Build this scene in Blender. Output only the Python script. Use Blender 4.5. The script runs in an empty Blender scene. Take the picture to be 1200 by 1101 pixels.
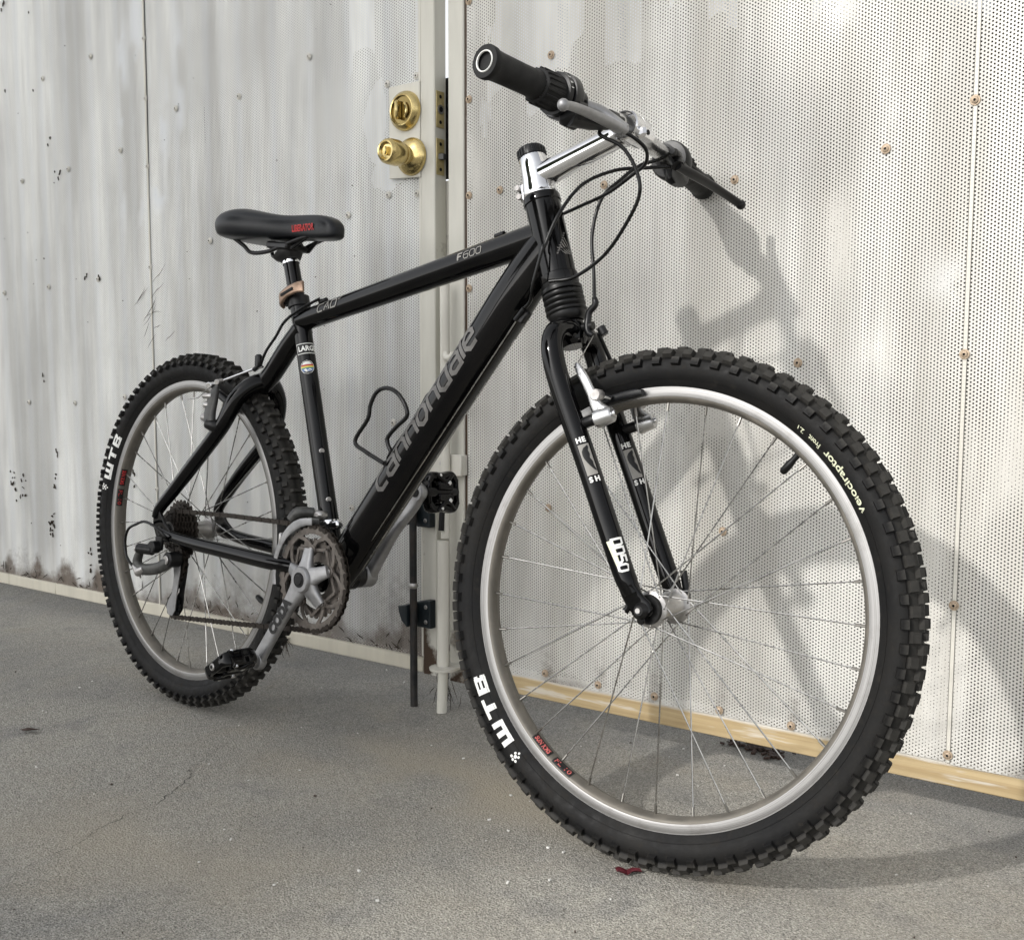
import bpy, math, random
import numpy as np
from mathutils import Matrix, Vector
random.seed(7); rng = np.random.RandomState(11)
R_ = math.radians
scn = bpy.context.scene
COL = scn.collection

# ------------------------------------------------------------------ camera
fw = Vector((-0.64974872, 0.75366412, -0.09908075)); rt = Vector((0.75705408, 0.65333284, 0.00503221)); up = Vector((-0.0685253, 0.07173982, 0.99506667))
cd = bpy.data.cameras.new('camera'); cam = bpy.data.objects.new('camera', cd); COL.objects.link(cam)
m = Matrix.Identity(4)
for i in range(3):
    m[i][0] = rt[i]; m[i][1] = up[i]; m[i][2] = -fw[i]
m.translation = Vector((1.89364, -1.154498, 0.628752))
cam.matrix_world = m
cd.sensor_fit = 'HORIZONTAL'; cd.sensor_width = 36.0; cd.lens = 1313.31 * 36 / 1200
cd.shift_x = -33.69 / 1200; cd.shift_y = 22.48 / 1200
cd.clip_start = 0.02; cd.clip_end = 500
scn.camera = cam
# ------------------------------------------------------------------ light
SUN_AZ, SUN_EL = 78.0, 35.0            # direction the light travels
world = bpy.data.worlds.new('World'); scn.world = world; world.use_nodes = True
wn = world.node_tree.nodes; wl_ = world.node_tree.links
for n_ in list(wn): wn.remove(n_)
wo = wn.new('ShaderNodeOutputWorld'); wb = wn.new('ShaderNodeBackground'); sk = wn.new('ShaderNodeTexSky')
sk.sky_type = 'NISHITA'; sk.sun_disc = False; sk.sun_elevation = R_(SUN_EL)
src = math.degrees(math.atan2(-math.sin(R_(SUN_AZ)), -math.cos(R_(SUN_AZ))))
sk.sun_rotation = R_(90 - src)
sk.air_density = 1.0; sk.dust_density = 1.6; sk.ozone_density = 1.0
hs = wn.new('ShaderNodeHueSaturation'); hs.inputs['Saturation'].default_value = 0.12
wl_.new(sk.outputs[0], hs.inputs['Color']); wl_.new(hs.outputs[0], wb.inputs['Color']); wb.inputs['Strength'].default_value = 0.15
wl_.new(wb.outputs[0], wo.inputs['Surface'])
sd = bpy.data.lights.new('sun', 'SUN'); sun = bpy.data.objects.new('sun', sd); COL.objects.link(sun)
sd.energy = 1.40; sd.angle = R_(2.0); sd.color = (1.0, 0.97, 0.93)
ld = Vector((math.cos(R_(SUN_AZ)) * math.cos(R_(SUN_EL)), math.sin(R_(SUN_AZ)) * math.cos(R_(SUN_EL)), -math.sin(R_(SUN_EL))))
sun.rotation_euler = ld.to_track_quat('-Z', 'Y').to_euler()
scn.view_settings.view_transform = 'Standard'; scn.view_settings.look = 'None'
scn.view_settings.exposure = 0.84; scn.view_settings.gamma = 1.0
try: scn.view_settings.use_curve_mapping = False
except Exception: pass
scn.cycles.transparent_max_bounces = 16
scn.cycles.max_bounces = 8

# ------------------------------------------------------------------ material helpers
class NT:
    def __init__(s, name):
        s.m = bpy.data.materials.new(name); s.m.use_nodes = True; s.t = s.m.node_tree; s.n = s.t.nodes
        s.b = s.n['Principled BSDF']; s.out = s.n['Material Output']; s.b.inputs['Specular IOR Level'].default_value = .32
    def new(s, typ, **kw):
        x = s.n.new(typ)
        for k, v in kw.items(): setattr(x, k, v)
        return x
    def link(s, a, b): s.t.links.new(a, b)
    def val(s, sock, v):
        if isinstance(v, (int, float)): sock.default_value = v
        elif isinstance(v, (tuple, list)): sock.default_value = (*v, 1.0)[:len(sock.default_value)] if len(v) == 3 else v
        else: s.link(v, sock)
    def math(s, op, a, b=0.0, c=0.0, clamp=False):
        x = s.new('ShaderNodeMath', operation=op); x.use_clamp = clamp
        s.val(x.inputs[0], a); s.val(x.inputs[1], b)
        if op in ('MULTIPLY_ADD', 'SMOOTH_MIN', 'COMPARE'): s.val(x.inputs[2], c)
        return x.outputs[0]
    def obj(s):
        if not hasattr(s, '_o'): s._o = s.new('ShaderNodeTexCoord').outputs['Object']
        return s._o
    def mapping(s, scale, loc=(0, 0, 0)):
        x = s.new('ShaderNodeMapping'); s.link(s.obj(), x.inputs[0]); x.inputs['Scale'].default_value = scale; x.inputs['Location'].default_value = loc
        return x.outputs[0]
    def noise(s, scale, detail=4, rough=.55, vec=None, dist=0):
        x = s.new('ShaderNodeTexNoise'); s.link(vec or s.obj(), x.inputs['Vector'])
        x.inputs['Scale'].default_value = scale; x.inputs['Detail'].default_value = detail; x.inputs['Roughness'].default_value = rough; x.inputs['Distortion'].default_value = dist
        return x.outputs['Fac']
    def ramp(s, fac, a, b, ca=0.0, cb=1.0):
        x = s.new('ShaderNodeMapRange'); s.val(x.inputs[0], fac); x.inputs[1].default_value = a; x.inputs[2].default_value = b
        x.inputs[3].default_value = ca; x.inputs[4].default_value = cb; x.clamp = True
        return x.outputs[0]
    def mix(s, f, a, b):
        x = s.new('ShaderNodeMix', data_type='RGBA'); s.val(x.inputs[0], f); s.val(x.inputs[6], a); s.val(x.inputs[7], b)
        return x.outputs[2]
    def attr(s, name):
        x = s.new('ShaderNodeAttribute'); x.attribute_name = name; return x.outputs['Fac']
    def bump(s, h, strength=.3, dist=.001):
        x = s.new('ShaderNodeBump'); s.link(h, x.inputs['Height']); x.inputs['Strength'].default_value = strength; x.inputs['Distance'].default_value = dist
        s.link(x.outputs[0], s.b.inputs['Normal']); return x.outputs[0]
    def p(s, **kw):
        for k, v in kw.items(): s.val(s.b.inputs[k.replace('_', ' ')], v)
        return s

def simple(name, col, rough=.5, metal=0.0, var=.0, vscale=30, dust=0.0, dustcol=(.25, .22, .18), dscale=25, coat=0, bump=0, bscale=400, rvar=0.1):
    t = NT(name)
    c = col
    if var:
        n = t.noise(vscale, 5)
        c = t.mix(t.ramp(n, .3, .7), tuple(x * (1 - var) for x in col), tuple(min(1, x * (1 + var)) for x in col))
    if dust:
        d = t.math('MULTIPLY', t.ramp(t.noise(dscale, 8, .65), .42, .75), dust)
        c = t.mix(d, c, dustcol)
        t.link(t.math('ADD', rough, t.math('MULTIPLY', d, .8), clamp=True), t.b.inputs['Roughness'])
        if metal: t.link(t.math('SUBTRACT', metal, d, clamp=True), t.b.inputs['Metallic'])
    else:
        r = t.noise(vscale * 1.7, 4)
        t.link(t.ramp(r, .3, .7, max(0.02, rough - rvar), min(1, rough + rvar)), t.b.inputs['Roughness'])
        t.b.inputs['Metallic'].default_value = metal
    t.val(t.b.inputs['Base Color'], c)
    if coat: t.b.inputs['Coat Weight'].default_value = coat; t.b.inputs['Coat Roughness'].default_value = .06
    if bump: t.bump(t.noise(bscale, 3), bump, .0006)
    return t.m

M = {}
t = NT('gloss_black_paint')
sc1 = t.noise(1.0, 3, .6, vec=t.mapping((420, 420, 420))); ds = t.noise(9, 7, .7); smr = t.noise(22, 4)
c = t.mix(t.ramp(ds, .45, .8, 0, .10), (.0014, .0014, .0017), (.05, .048, .044)); c = t.mix(t.ramp(sc1, .77, .80, 0, .7), c, (.22, .21, .19))
t.val(t.b.inputs['Base Color'], c); t.link(t.ramp(smr, .3, .75, .04, .13), t.b.inputs['Roughness']); t.b.inputs['Specular IOR Level'].default_value = .27
M['paint'] = t.m
M['satin'] = simple('satin_black_metal', (.0055, .0055, .006), .34, 0, var=.3, dust=.08, dscale=80, dustcol=(.11, .10, .09))
M['plastic'] = simple('black_plastic', (.0045, .0048, .0055), .34, 0, dust=.05, dscale=70, dustcol=(.08, .08, .08), bump=.15, bscale=900)
M['grip'] = simple('grip_rubber', (.0055, .0055, .0055), .62, 0, bump=.4, bscale=1200, var=.2)
M['cable'] = simple('cable_housing', (.003, .003, .003), .3, 0)
M['boot'] = simple('boot_rubber', (.0035, .0035, .0035), .36, 0, bump=.1)
M['saddle'] = simple('saddle_vinyl', (.0045, .0055, .0075), .33, 0, dust=.03, dscale=40, dustcol=(.09, .09, .09), bump=.15, bscale=1500)
M['chrome'] = simple('polished_aluminium', (.78, .78, .79), .09, 1, rvar=.04, var=.05)
M['alu'] = simple('brushed_aluminium', (.55, .55, .55), .32, 1, var=.1, vscale=60, bump=.06)
M['crank'] = simple('grey_crank_aluminium', (.31, .31, .315), .42, .8, var=.18, vscale=40, dust=.25, dustcol=(.2, .19, .17), dscale=50)
M['ring'] = simple('worn_chainring', (.15, .135, .122), .42, .8, var=.35, vscale=70, dust=.40, dustcol=(.10, .075, .055), dscale=60)
M['worn'] = simple('worn_grey_metal', (.07, .07, .068), .40, .5, var=.3, vscale=60, dust=.2, dustcol=(.09, .08, .06), dscale=60)
M['chain'] = simple('oily_chain', (.030, .025, .021), .42, .7, var=.4, vscale=200, dust=.3, dustcol=(.045, .033, .024), dscale=150)
M['steel'] = simple('spoke_steel', (.38, .375, .36), .25, 1, var=.2, vscale=30)
M['nipple'] = simple('nipple_brass', (.25, .24, .22), .35, 1)
M['hub'] = simple('dirty_hub_metal', (.45, .44, .43), .3, .95, var=.15, dust=.35, dustcol=(.13, .09, .07), dscale=70)
t = NT('rim_aluminium')
sp = t.new('ShaderNodeSeparateXYZ'); t.link(t.obj(), sp.inputs[0]); X, Y_, Z = sp.outputs
rad = t.math('SQRT', t.math('ADD', t.math('MULTIPLY', X, X), t.math('MULTIPLY', Z, Z)))
cb = t.new('ShaderNodeCombineXYZ'); t.link(t.math('MULTIPLY', rad, 900.0), cb.inputs[0]); t.link(t.math('MULTIPLY', X, 3.0), cb.inputs[1]); t.link(t.math('MULTIPLY', Z, 3.0), cb.inputs[2])
gr_ = t.noise(1.0, 4, .7, vec=cb.outputs[0]); dn = t.noise(30, 7, .65)
c = t.mix(t.ramp(gr_, .3, .7), (.40, .395, .39), (.20, .195, .19)); c = t.mix(t.ramp(dn, .55, .75, 0, .35), c, (.12, .11, .095))
t.val(t.b.inputs['Base Color'], c); t.b.inputs['Metallic'].default_value = .9; t.link(t.ramp(gr_, .3, .7, .30, .44), t.b.inputs['Roughness']); t.bump(gr_, .25, .0003)
M['rim'] = t.m
M['rimdull'] = simple('rim_anodised', (.135, .125, .108), .48, .55, var=.10, vscale=25, dust=.3, dustcol=(.26, .23, .19), dscale=30)
M['bronze'] = simple('bronze_lever', (.30, .21, .155), .35, .9, var=.2, vscale=60)
M['brass'] = simple('polished_brass', (.62, .49, .22), .16, 1, var=.15, vscale=60, dust=.22, dustcol=(.12, .09, .045), dscale=90)
M['brassrecess'] = simple('shadowed_brass', (.20, .15, .06), .2, 1)  # dark reflections inside the deadbolt are put into this colour
M['brassdull'] = simple('dull_brass', (.55, .45, .22), .38, .5, var=.2, vscale=90, dust=.2, dustcol=(.25, .2, .12))
M['decal'] = simple('grey_decal', (.10, .096, .092), .45, var=.3, vscale=80)
M['decalhi'] = simple('pale_decal', (.26, .25, .23), .45)
M['white'] = simple('white_print', (.78, .78, .75), .5)
M['yellowprint'] = simple('pale_yellow_print', (.66, .68, .50), .55)
M['redprint'] = simple('red_print', (.42, .03, .03), .5)
M['rimred'] = simple('rim_sticker_red', (.55, .13, .12), .5)
M['blackprint'] = simple('black_print', (.01, .01, .01), .4)
M['blueprint'] = simple('blue_print', (.12, .20, .40), .45)
M['greenprint'] = simple('green_print', (.10, .28, .12), .45)
M['yelprint'] = simple('yellow_print', (.65, .55, .12), .45)
M['screwrust'] = simple('rusty_screw', (.42, .33, .24), .55, .3, var=.35, vscale=300)
M['screw'] = simple('painted_screw', (.55, .53, .48), .5, .2, var=.25, vscale=300)
M['dark'] = simple('dark_hole', (.006, .006, .006), .7)
M['ironblack'] = simple('rusty_black_iron', (.016, .017, .018), .42, .1, var=.4, vscale=60, dust=.45, dustcol=(.075, .05, .035), dscale=35)
M['blackbox'] = simple('black_box_paint', (.012, .018, .022), .4, 0, dust=.2, dustcol=(.06, .06, .055), dscale=60)

# rubber tyre with dirt
t = NT('tyre_rubber')
n1 = t.noise(14, 7, .62); n2 = t.noise(90, 5, .6)
c = t.mix(t.ramp(n1, .35, .72), (.0045, .0046, .0050), (.0105, .0098, .0088))
c = t.mix(t.math('MULTIPLY', t.ramp(n2, .55, .8), .5), c, (.036, .031, .025))
sp = t.new('ShaderNodeSeparateXYZ'); t.link(t.obj(), sp.inputs[0])
rad = t.math('SQRT', t.math('ADD', t.math('MULTIPLY', sp.outputs[0], sp.outputs[0]), t.math('MULTIPLY', sp.outputs[2], sp.outputs[2])))
ex = t.math('ADD', rad, t.math('MULTIPLY', t.math('ABSOLUTE', sp.outputs[1]), .55))
km = t.ramp(ex, .3305, .3340); c = t.mix(t.math('MULTIPLY', km, t.ramp(n2, .25, .7, .35, .95)), c, (.040, .038, .034))
t.val(t.b.inputs['Base Color'], c); t.link(t.ramp(n2, .3, .7, .5, .78), t.b.inputs['Roughness']); t.b.inputs['Specular IOR Level'].default_value = .2; t.bump(t.noise(600, 3), .25, .0005)
M['tyre'] = t.m

# ground asphalt
t = NT('asphalt')
o = t.obj()
big = t.noise(1.3, 5, .6); med = t.noise(7, 6, .6, dist=.3)
vor = t.new('ShaderNodeTexVoronoi'); t.link(o, vor.inputs['Vector']); vor.inputs['Scale'].default_value = 340
fine = t.noise(520, 4, .75); f2 = t.noise(300, 5, .7)
vcol = t.new('ShaderNodeSeparateColor'); t.link(vor.outputs['Color'], vcol.inputs[0])
base = t.mix(t.ramp(big, .32, .70), (.215, .209, .194), (.350, .332, .290))
base = t.mix(t.ramp(med, .50, .72, 0, .7), base, (.300, .275, .230))
base = t.mix(t.ramp(med, .25, .45, .8, 0), base, (.175, .174, .170))
grit = t.math('MULTIPLY', t.ramp(f2, .32, .68, .50, 1.55), t.ramp(fine, .30, .70, .45, 1.6))
gm = t.new('ShaderNodeMix', data_type='RGBA', blend_type='MULTIPLY'); gm.inputs[0].default_value = 1
cg = t.new('ShaderNodeCombineColor')
for i in range(3): t.link(grit, cg.inputs[i])
t.link(base, gm.inputs[6]); t.link(cg.outputs[0], gm.inputs[7])
light = t.math('MULTIPLY', t.ramp(vcol.outputs[0], .84, .93), t.ramp(vor.outputs['Distance'], .45, .15))
dark = t.math('MULTIPLY', t.ramp(vcol.outputs[1], .80, .90), t.ramp(vor.outputs['Distance'], .5, .2))
cc = t.mix(t.math('MULTIPLY', light, .75), gm.outputs[2], (.52, .51, .48))
cc = t.mix(t.math('MULTIPLY', dark, .8), cc, (.028, .028, .028))
cc = t.mix(t.math('MULTIPLY', t.attr('tan'), .8), cc, (.38, .335, .26))
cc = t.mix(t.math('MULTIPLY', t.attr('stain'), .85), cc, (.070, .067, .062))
crk = t.attr('crack')
cc = t.mix(crk, cc, (.02, .02, .019))
t.val(t.b.inputs['Base Color'], cc); t.b.inputs['Roughness'].default_value = .88
hgt = t.math('ADD', t.math('MULTIPLY', fine, .5), t.math('MULTIPLY', t.math('SUBTRACT', 1.0, vor.outputs['Distance']), .8))
hgt = t.math('ADD', hgt, f2)
hgt = t.math('SUBTRACT', hgt, t.math('MULTIPLY', crk, 3.0))
t.bump(hgt, .9, .0026)
M['ground'] = t.m

# perforated painted sheet
def sheet_material(name, base, alt, hole=.00122, clogdef=0.0):
    t = NT(name)
    sp = t.new('ShaderNodeSeparateXYZ'); t.link(t.obj(), sp.inputs[0]); X, Z = sp.outputs[0], sp.outputs[2]
    dx, dy = .0046, .0053
    def lat(ox, oy):
        a = t.math('SUBTRACT', t.math('FRACT', t.math('MULTIPLY_ADD', X, 1 / (2 * dx), 500.5 + ox)), .5)
        b = t.math('SUBTRACT', t.math('FRACT', t.math('MULTIPLY_ADD', Z, 1 / dy, 500.5 + oy)), .5)
        a = t.math('MULTIPLY', a, 2 * dx); b = t.math('MULTIPLY', b, dy)
        return t.math('ADD', t.math('MULTIPLY', a, a), t.math('MULTIPLY', b, b))
    d2 = t.math('MINIMUM', lat(0, 0), lat(.5, .5))
    clog = t.attr('clog')
    cn = t.noise(700, 2); cn2 = t.noise(5, 5)
    r2 = t.math('MULTIPLY', t.math('SUBTRACT', 1.0, t.math('MULTIPLY', clog, t.ramp(cn, .25, .6)), clamp=True), hole * hole)
    holem = t.math('LESS_THAN', d2, r2)
    # plain margins from attribute
    holem = t.math('MULTIPLY', holem, t.math('SUBTRACT', 1.0, t.attr('plain'), clamp=True))
    vm = t.mapping((9, 1, .9)); st = t.noise(1.0, 6, .6, vec=vm)
    vm2 = t.mapping((60, 1, 3)); st2 = t.noise(1.0, 5, .6, vec=vm2)
    bl = t.noise(3.5, 6, .6)
    c = t.mix(t.ramp(st, .40, .60), base, alt)
    c = t.mix(t.ramp(st2, .45, .75, 0, .6), c, tuple(x * .78 for x in base))
    c = t.mix(t.ramp(bl, .50, .75, 0, .35), c, tuple(x * .72 for x in alt))
    spk = t.noise(120, 4, .7)
    c = t.mix(t.ramp(spk, .70, .78, 0, .5), c, (.16, .12, .08))
    c = t.mix(t.attr('pale'), c, (.66, .68, .70))
    dn = t.ramp(t.noise(70, 9, .78), .28, .72)
    dirt = t.attr('dirt')
    dm = t.ramp(t.math('ADD', dirt, t.math('MULTIPLY', t.math('SUBTRACT', dn, .5), .7)), .10, .95)
    dm = t.math('MULTIPLY', dm, t.ramp(dirt, 0.02, .2))
    c = t.mix(t.math('MULTIPLY', dm, .88), c, (.085, .052, .028))
    gd = t.attr('grey')
    c = t.mix(t.math('MULTIPLY', gd, .85), c, (.235, .23, .22))
    rim = t.ramp(d2, r2, r2) if False else None
    t.val(t.b.inputs['Base Color'], c); t.b.inputs['Roughness'].default_value = .48; t.b.inputs['Specular IOR Level'].default_value = .35
    tr = t.new('ShaderNodeBsdfTransparent'); mx = t.new('ShaderNodeMixShader')
    t.link(holem, mx.inputs[0]); t.link(t.b.outputs[0], mx.inputs[1]); t.link(tr.outputs[0], mx.inputs[2]); t.link(mx.outputs[0], t.out.inputs['Surface'])
    return t.m
M['sheetR'] = sheet_material('perforated_sheet_white', (.75, .735, .69), (.58, .56, .51), .00142)
M['sheetL'] = sheet_material('perforated_sheet_weathered', (.82, .82, .785), (.52, .515, .49), .00142)
def framepaint(name, col, chip=.70, chipcol=(.10, .055, .035)):
    t = NT(name)
    v = t.mapping((25, 25, 4)); n = t.noise(1, 5, .6, vec=v); n3 = t.noise(55, 7, .7)
    c = t.mix(t.ramp(n, .35, .7), col, tuple(x * .86 for x in col))
    chipm = t.math('MULTIPLY', t.ramp(n3, chip, chip + .03), 1)
    grim = t.attr('dirt')
    c = t.mix(t.math('MULTIPLY', t.ramp(t.math('ADD', grim, t.math('MULTIPLY', n3, .6)), .60, .85), t.ramp(grim, 0.02, .15)), c, (.07, .045, .03))
    c = t.mix(chipm, c, chipcol)
    t.val(t.b.inputs['Base Color'], c); t.b.inputs['Roughness'].default_value = .42
    t.bump(t.math('SUBTRACT', 1.0, chipm), .3, .0005)
    return t.m
M['frame'] = framepaint('cream_frame_paint', (.60, .585, .52), .735)
M['frame2'] = framepaint('cream_pipe_paint', (.64, .62, .555), .76)
t = NT('weathered_wood_rail')
v = t.mapping((3, 60, 90)); g = t.noise(1, 8, .65, vec=v, dist=.6)
v2 = t.mapping((2.2, 8, 26)); ps = t.noise(1.6, 5, .6, vec=v2)
c = t.mix(t.ramp(g, .35, .65), (.50, .39, .225), (.36, .265, .14))
c = t.mix(t.ramp(ps, .58, .64, 0, .6), c, (.66, .64, .59))
kn = t.noise(24, 3); c = t.mix(t.ramp(kn, .72, .78), c, (.12, .07, .035))
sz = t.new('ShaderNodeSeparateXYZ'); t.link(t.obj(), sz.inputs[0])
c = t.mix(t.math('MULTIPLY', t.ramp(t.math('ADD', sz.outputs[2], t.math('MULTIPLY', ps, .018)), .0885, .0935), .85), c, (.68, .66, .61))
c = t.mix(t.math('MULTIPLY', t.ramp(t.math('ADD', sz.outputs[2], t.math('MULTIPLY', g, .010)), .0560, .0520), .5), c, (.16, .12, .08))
t.val(t.b.inputs['Base Color'], c); t.b.inputs['Roughness'].default_value = .85; t.bump(g, .5, .0015)
M['wood'] = t.m
M['raiL'] = framepaint('cream_rail_paint', (.60, .565, .47), .74, (.13, .09, .06))
# backing
t = NT('corrugated_plastic_backing')
film = t.attr('film')
n = t.noise(25, 6, .65)
t.val(t.b.inputs['Base Color'], t.mix(t.ramp(n, .3, .7), (.10, .098, .092), (.06, .059, .055))); t.b.inputs['Roughness'].default_value = .6
tl = t.new('ShaderNodeBsdfTranslucent'); tl.inputs[0].default_value = (.80, .84, .90, 1)
mx = t.new('ShaderNodeMixShader'); fm = t.ramp(t.math('ADD', film, t.math('MULTIPLY', t.math('SUBTRACT', n, .5), .8)), .45, .6)
t.link(t.math('MULTIPLY', fm, .82), mx.inputs[0]); t.link(t.b.outputs[0], mx.inputs[1]); t.link(tl.outputs[0], mx.inputs[2]); t.link(mx.outputs[0], t.out.inputs['Surface'])
M['backing'] = t.m
M['leaf'] = simple('dark_leaves', (.05, .075, .025), .6, var=.4, vscale=8)
M['bark'] = simple('bark', (.09, .07, .05), .9, var=.4, vscale=20)
M['vine'] = simple('dead_vine', (.045, .035, .026), .9, var=.5, vscale=200)
M['petal'] = simple('crimson_petal', (.075, .010, .015), .5, var=.5, vscale=300)
M['chip'] = simple('pale_chips', (.62, .61, .58), .7, var=.2)
M['deadleaf'] = simple('dead_leaf', (.05, .032, .025), .8, var=.4, vscale=200)

# ------------------------------------------------------------------ mesh helpers
class MB:
    def __init__(s): s.v = []; s.f = []; s.m = []; s.mats = []
    def mi(s, mat):
        if mat not in s.mats: s.mats.append(mat)
        return s.mats.index(mat)
    def add(s, v, f, mat):
        o = len(s.v); k = s.mi(mat)
        s.v.extend([tuple(float(c) for c in p) for p in v])
        for q in f: s.f.append(tuple(i + o for i in q)); s.m.append(k)
        return s
    def build(s, name, parent=None, angle=38, smooth=True, loc=None):
        me = bpy.data.meshes.new(name); me.from_pydata(s.v, [], s.f); me.update()
        for k in s.mats: me.materials.append(M[k])
        me.polygons.foreach_set('material_index', s.m)
        if smooth:
            me.polygons.foreach_set('use_smooth', [True] * len(s.f))
            me.set_sharp_from_angle(angle=R_(angle))
        me.update()
        o = bpy.data.objects.new(name, me); COL.objects.link(o)
        if parent: o.parent = parent
        if loc is not None: o.location = loc
        return o
def A(*a): return np.array(a, float)
def unit(v): v = np.asarray(v, float); return v / (np.linalg.norm(v) + 1e-12)
def smooth_path(pts, n=8):
    P = [np.asarray(p, float) for p in pts]; out = []
    for i in range(len(P) - 1):
        a = P[i - 1] if i > 0 else 2 * P[0] - P[1]; b = P[i]; c = P[i + 1]; d = P[i + 2] if i + 2 < len(P) else 2 * P[-1] - P[-2]
        for k in range(n):
            t = k / n
            out.append(.5 * ((2 * b) + (c - a) * t + (2 * a - 5 * b + 4 * c - d) * t * t + (3 * b - a - 3 * c + d) * t ** 3))
    out.append(P[-1]); return out
def tube(mb, pts, r, mat, n=16, caps=True, upv=None, sup=2.0):
    """r: scalar, list of scalars or list of (ra, rb); upv fixes the direction of rb"""
    P = np.array(pts, float); N = len(P)
    if np.isscalar(r): r = [r] * N
    r = [(x, x) if np.isscalar(x) else x for x in r]
    if len(r) != N: r = [tuple(np.interp(i / (N - 1), np.linspace(0, 1, len(r)), [q[k] for q in r]) for k in (0, 1)) for i in range(N)]
    T = [unit(P[min(i + 1, N - 1)] - P[max(i - 1, 0)]) for i in range(N)]
    ref = A(0, 0, 1) if abs(T[0][2]) < .9 else A(1, 0, 0)
    if upv is not None: ref = np.asarray(upv, float)
    Nn = unit(ref - T[0] * (ref @ T[0])); V = []
    for i in range(N):
        if upv is not None: Nn = unit(ref - T[i] * (ref @ T[i]))
        else: Nn = unit(Nn - T[i] * (Nn @ T[i]))
        B = np.cross(T[i], Nn)
        for k in range(n):
            a = 2 * math.pi * k / n; ca, sa = math.cos(a), math.sin(a)
            if sup != 2: ca = math.copysign(abs(ca) ** (2 / sup), ca); sa = math.copysign(abs(sa) ** (2 / sup), sa)
            V.append(P[i] + B * (r[i][0] * ca) + Nn * (r[i][1] * sa))
    F = [(i * n + k, i * n + (k + 1) % n, (i + 1) * n + (k + 1) % n, (i + 1) * n + k) for i in range(N - 1) for k in range(n)]
    if caps: F.append(tuple(range(n - 1, -1, -1))); F.append(tuple((N - 1) * n + k for k in range(n)))
    mb.add(V, F, mat); return mb
def basis(axis):
    z = unit(axis); a = A(0, 0, 1) if abs(z[2]) < .9 else A(1, 0, 0)
    x = unit(np.cross(a, z)); return x, np.cross(z, x), z
def lathe(mb, prof, origin, axis, mat, n=24, caps=False, squash=None):
    x, y, z = basis(axis); o = np.asarray(origin, float); V = []
    for h, r in prof:
        for k in range(n):
            a = 2 * math.pi * k / n; V.append(o + z * h + x * (r * math.cos(a)) + y * (r * math.sin(a)))
    F = [(i * n + k, i * n + (k + 1) % n, (i + 1) * n + (k + 1) % n, (i + 1) * n + k) for i in range(len(prof) - 1) for k in range(n)]
    if prof[0][1] > 1e-6 and caps: F.append(tuple(range(n - 1, -1, -1)))
    if prof[-1][1] > 1e-6 and caps: F.append(tuple((len(prof) - 1) * n + k for k in range(n)))
    mb.add(V, F, mat); return mb
def cyl(mb, a, b, r, mat, n=16, r2=None, ch=0.0):
    a = np.asarray(a, float); b = np.asarray(b, float); L = np.linalg.norm(b - a); r2 = r if r2 is None else r2
    pr = [(0, r - ch), (ch, r), (L - ch, r2), (L, r2 - ch)] if ch else [(0, r), (L, r2)]
    return lathe(mb, pr, a, b - a, mat, n, caps=True)
def box(mb, c, size, mat, ax=None, bev=0.0):
    c = np.asarray(c, float); ax = np.eye(3) if ax is None else np.array([unit(a) for a in ax]); s = np.asarray(size, float) / 2
    if bev <= 0:
        V = [c + ax[0] * (i * s[0]) + ax[1] * (j * s[1]) + ax[2] * (k * s[2]) for i in (-1, 1) for j in (-1, 1) for k in (-1, 1)]
        F = [(0, 1, 3, 2), (4, 6, 7, 5), (0, 4, 5, 1), (2, 3, 7, 6), (0, 2, 6, 4), (1, 5, 7, 3)]
        mb.add(V, F, mat); return mb
    V = []; idx = {}
    for i in (-1, 1):
        for j in (-1, 1):
            for k in (-1, 1):
                for d in range(3):
                    q = [s[0] - bev, s[1] - bev, s[2] - bev]; q[d] += bev
                    idx[(i, j, k, d)] = len(V); V.append(c + ax[0] * (i * q[0]) + ax[1] * (j * q[1]) + ax[2] * (k * q[2]))
    F = []
    for d in range(3):
        e = [x for x in range(3) if x != d]
        for sg in (-1, 1):
            q = []
            for a, b in ((-1, -1), (1, -1), (1, 1), (-1, 1)):
                k = [0, 0, 0]; k[d] = sg; k[e[0]] = a; k[e[1]] = b; q.append(idx[(*k, d)])
            F.append(tuple(q))
    for d in range(3):
        e = [x for x in range(3) if x != d]
        for a in (-1, 1):
            for b in (-1, 1):
                q = []
                for sg, dd in ((-1, e[0]), (1, e[0]), (1, e[1]), (-1, e[1])):
                    k = [0, 0, 0]; k[d] = sg; k[e[0]] = a; k[e[1]] = b; q.append(idx[(*k, dd)])
                F.append(tuple(q))
    for i in (-1, 1):
        for j in (-1, 1):
            for k in (-1, 1): F.append(tuple(idx[(i, j, k, d)] for d in range(3)))
    # consistent outward normals
    G = []
    for q in F:
        p = [V[i] for i in q]; nrm = np.cross(p[1] - p[0], p[2] - p[0]); ce = sum(p) / len(p)
        G.append(q if nrm @ (ce - c) > 0 else tuple(reversed(q)))
    mb.add(V, G, mat); return mb
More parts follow.
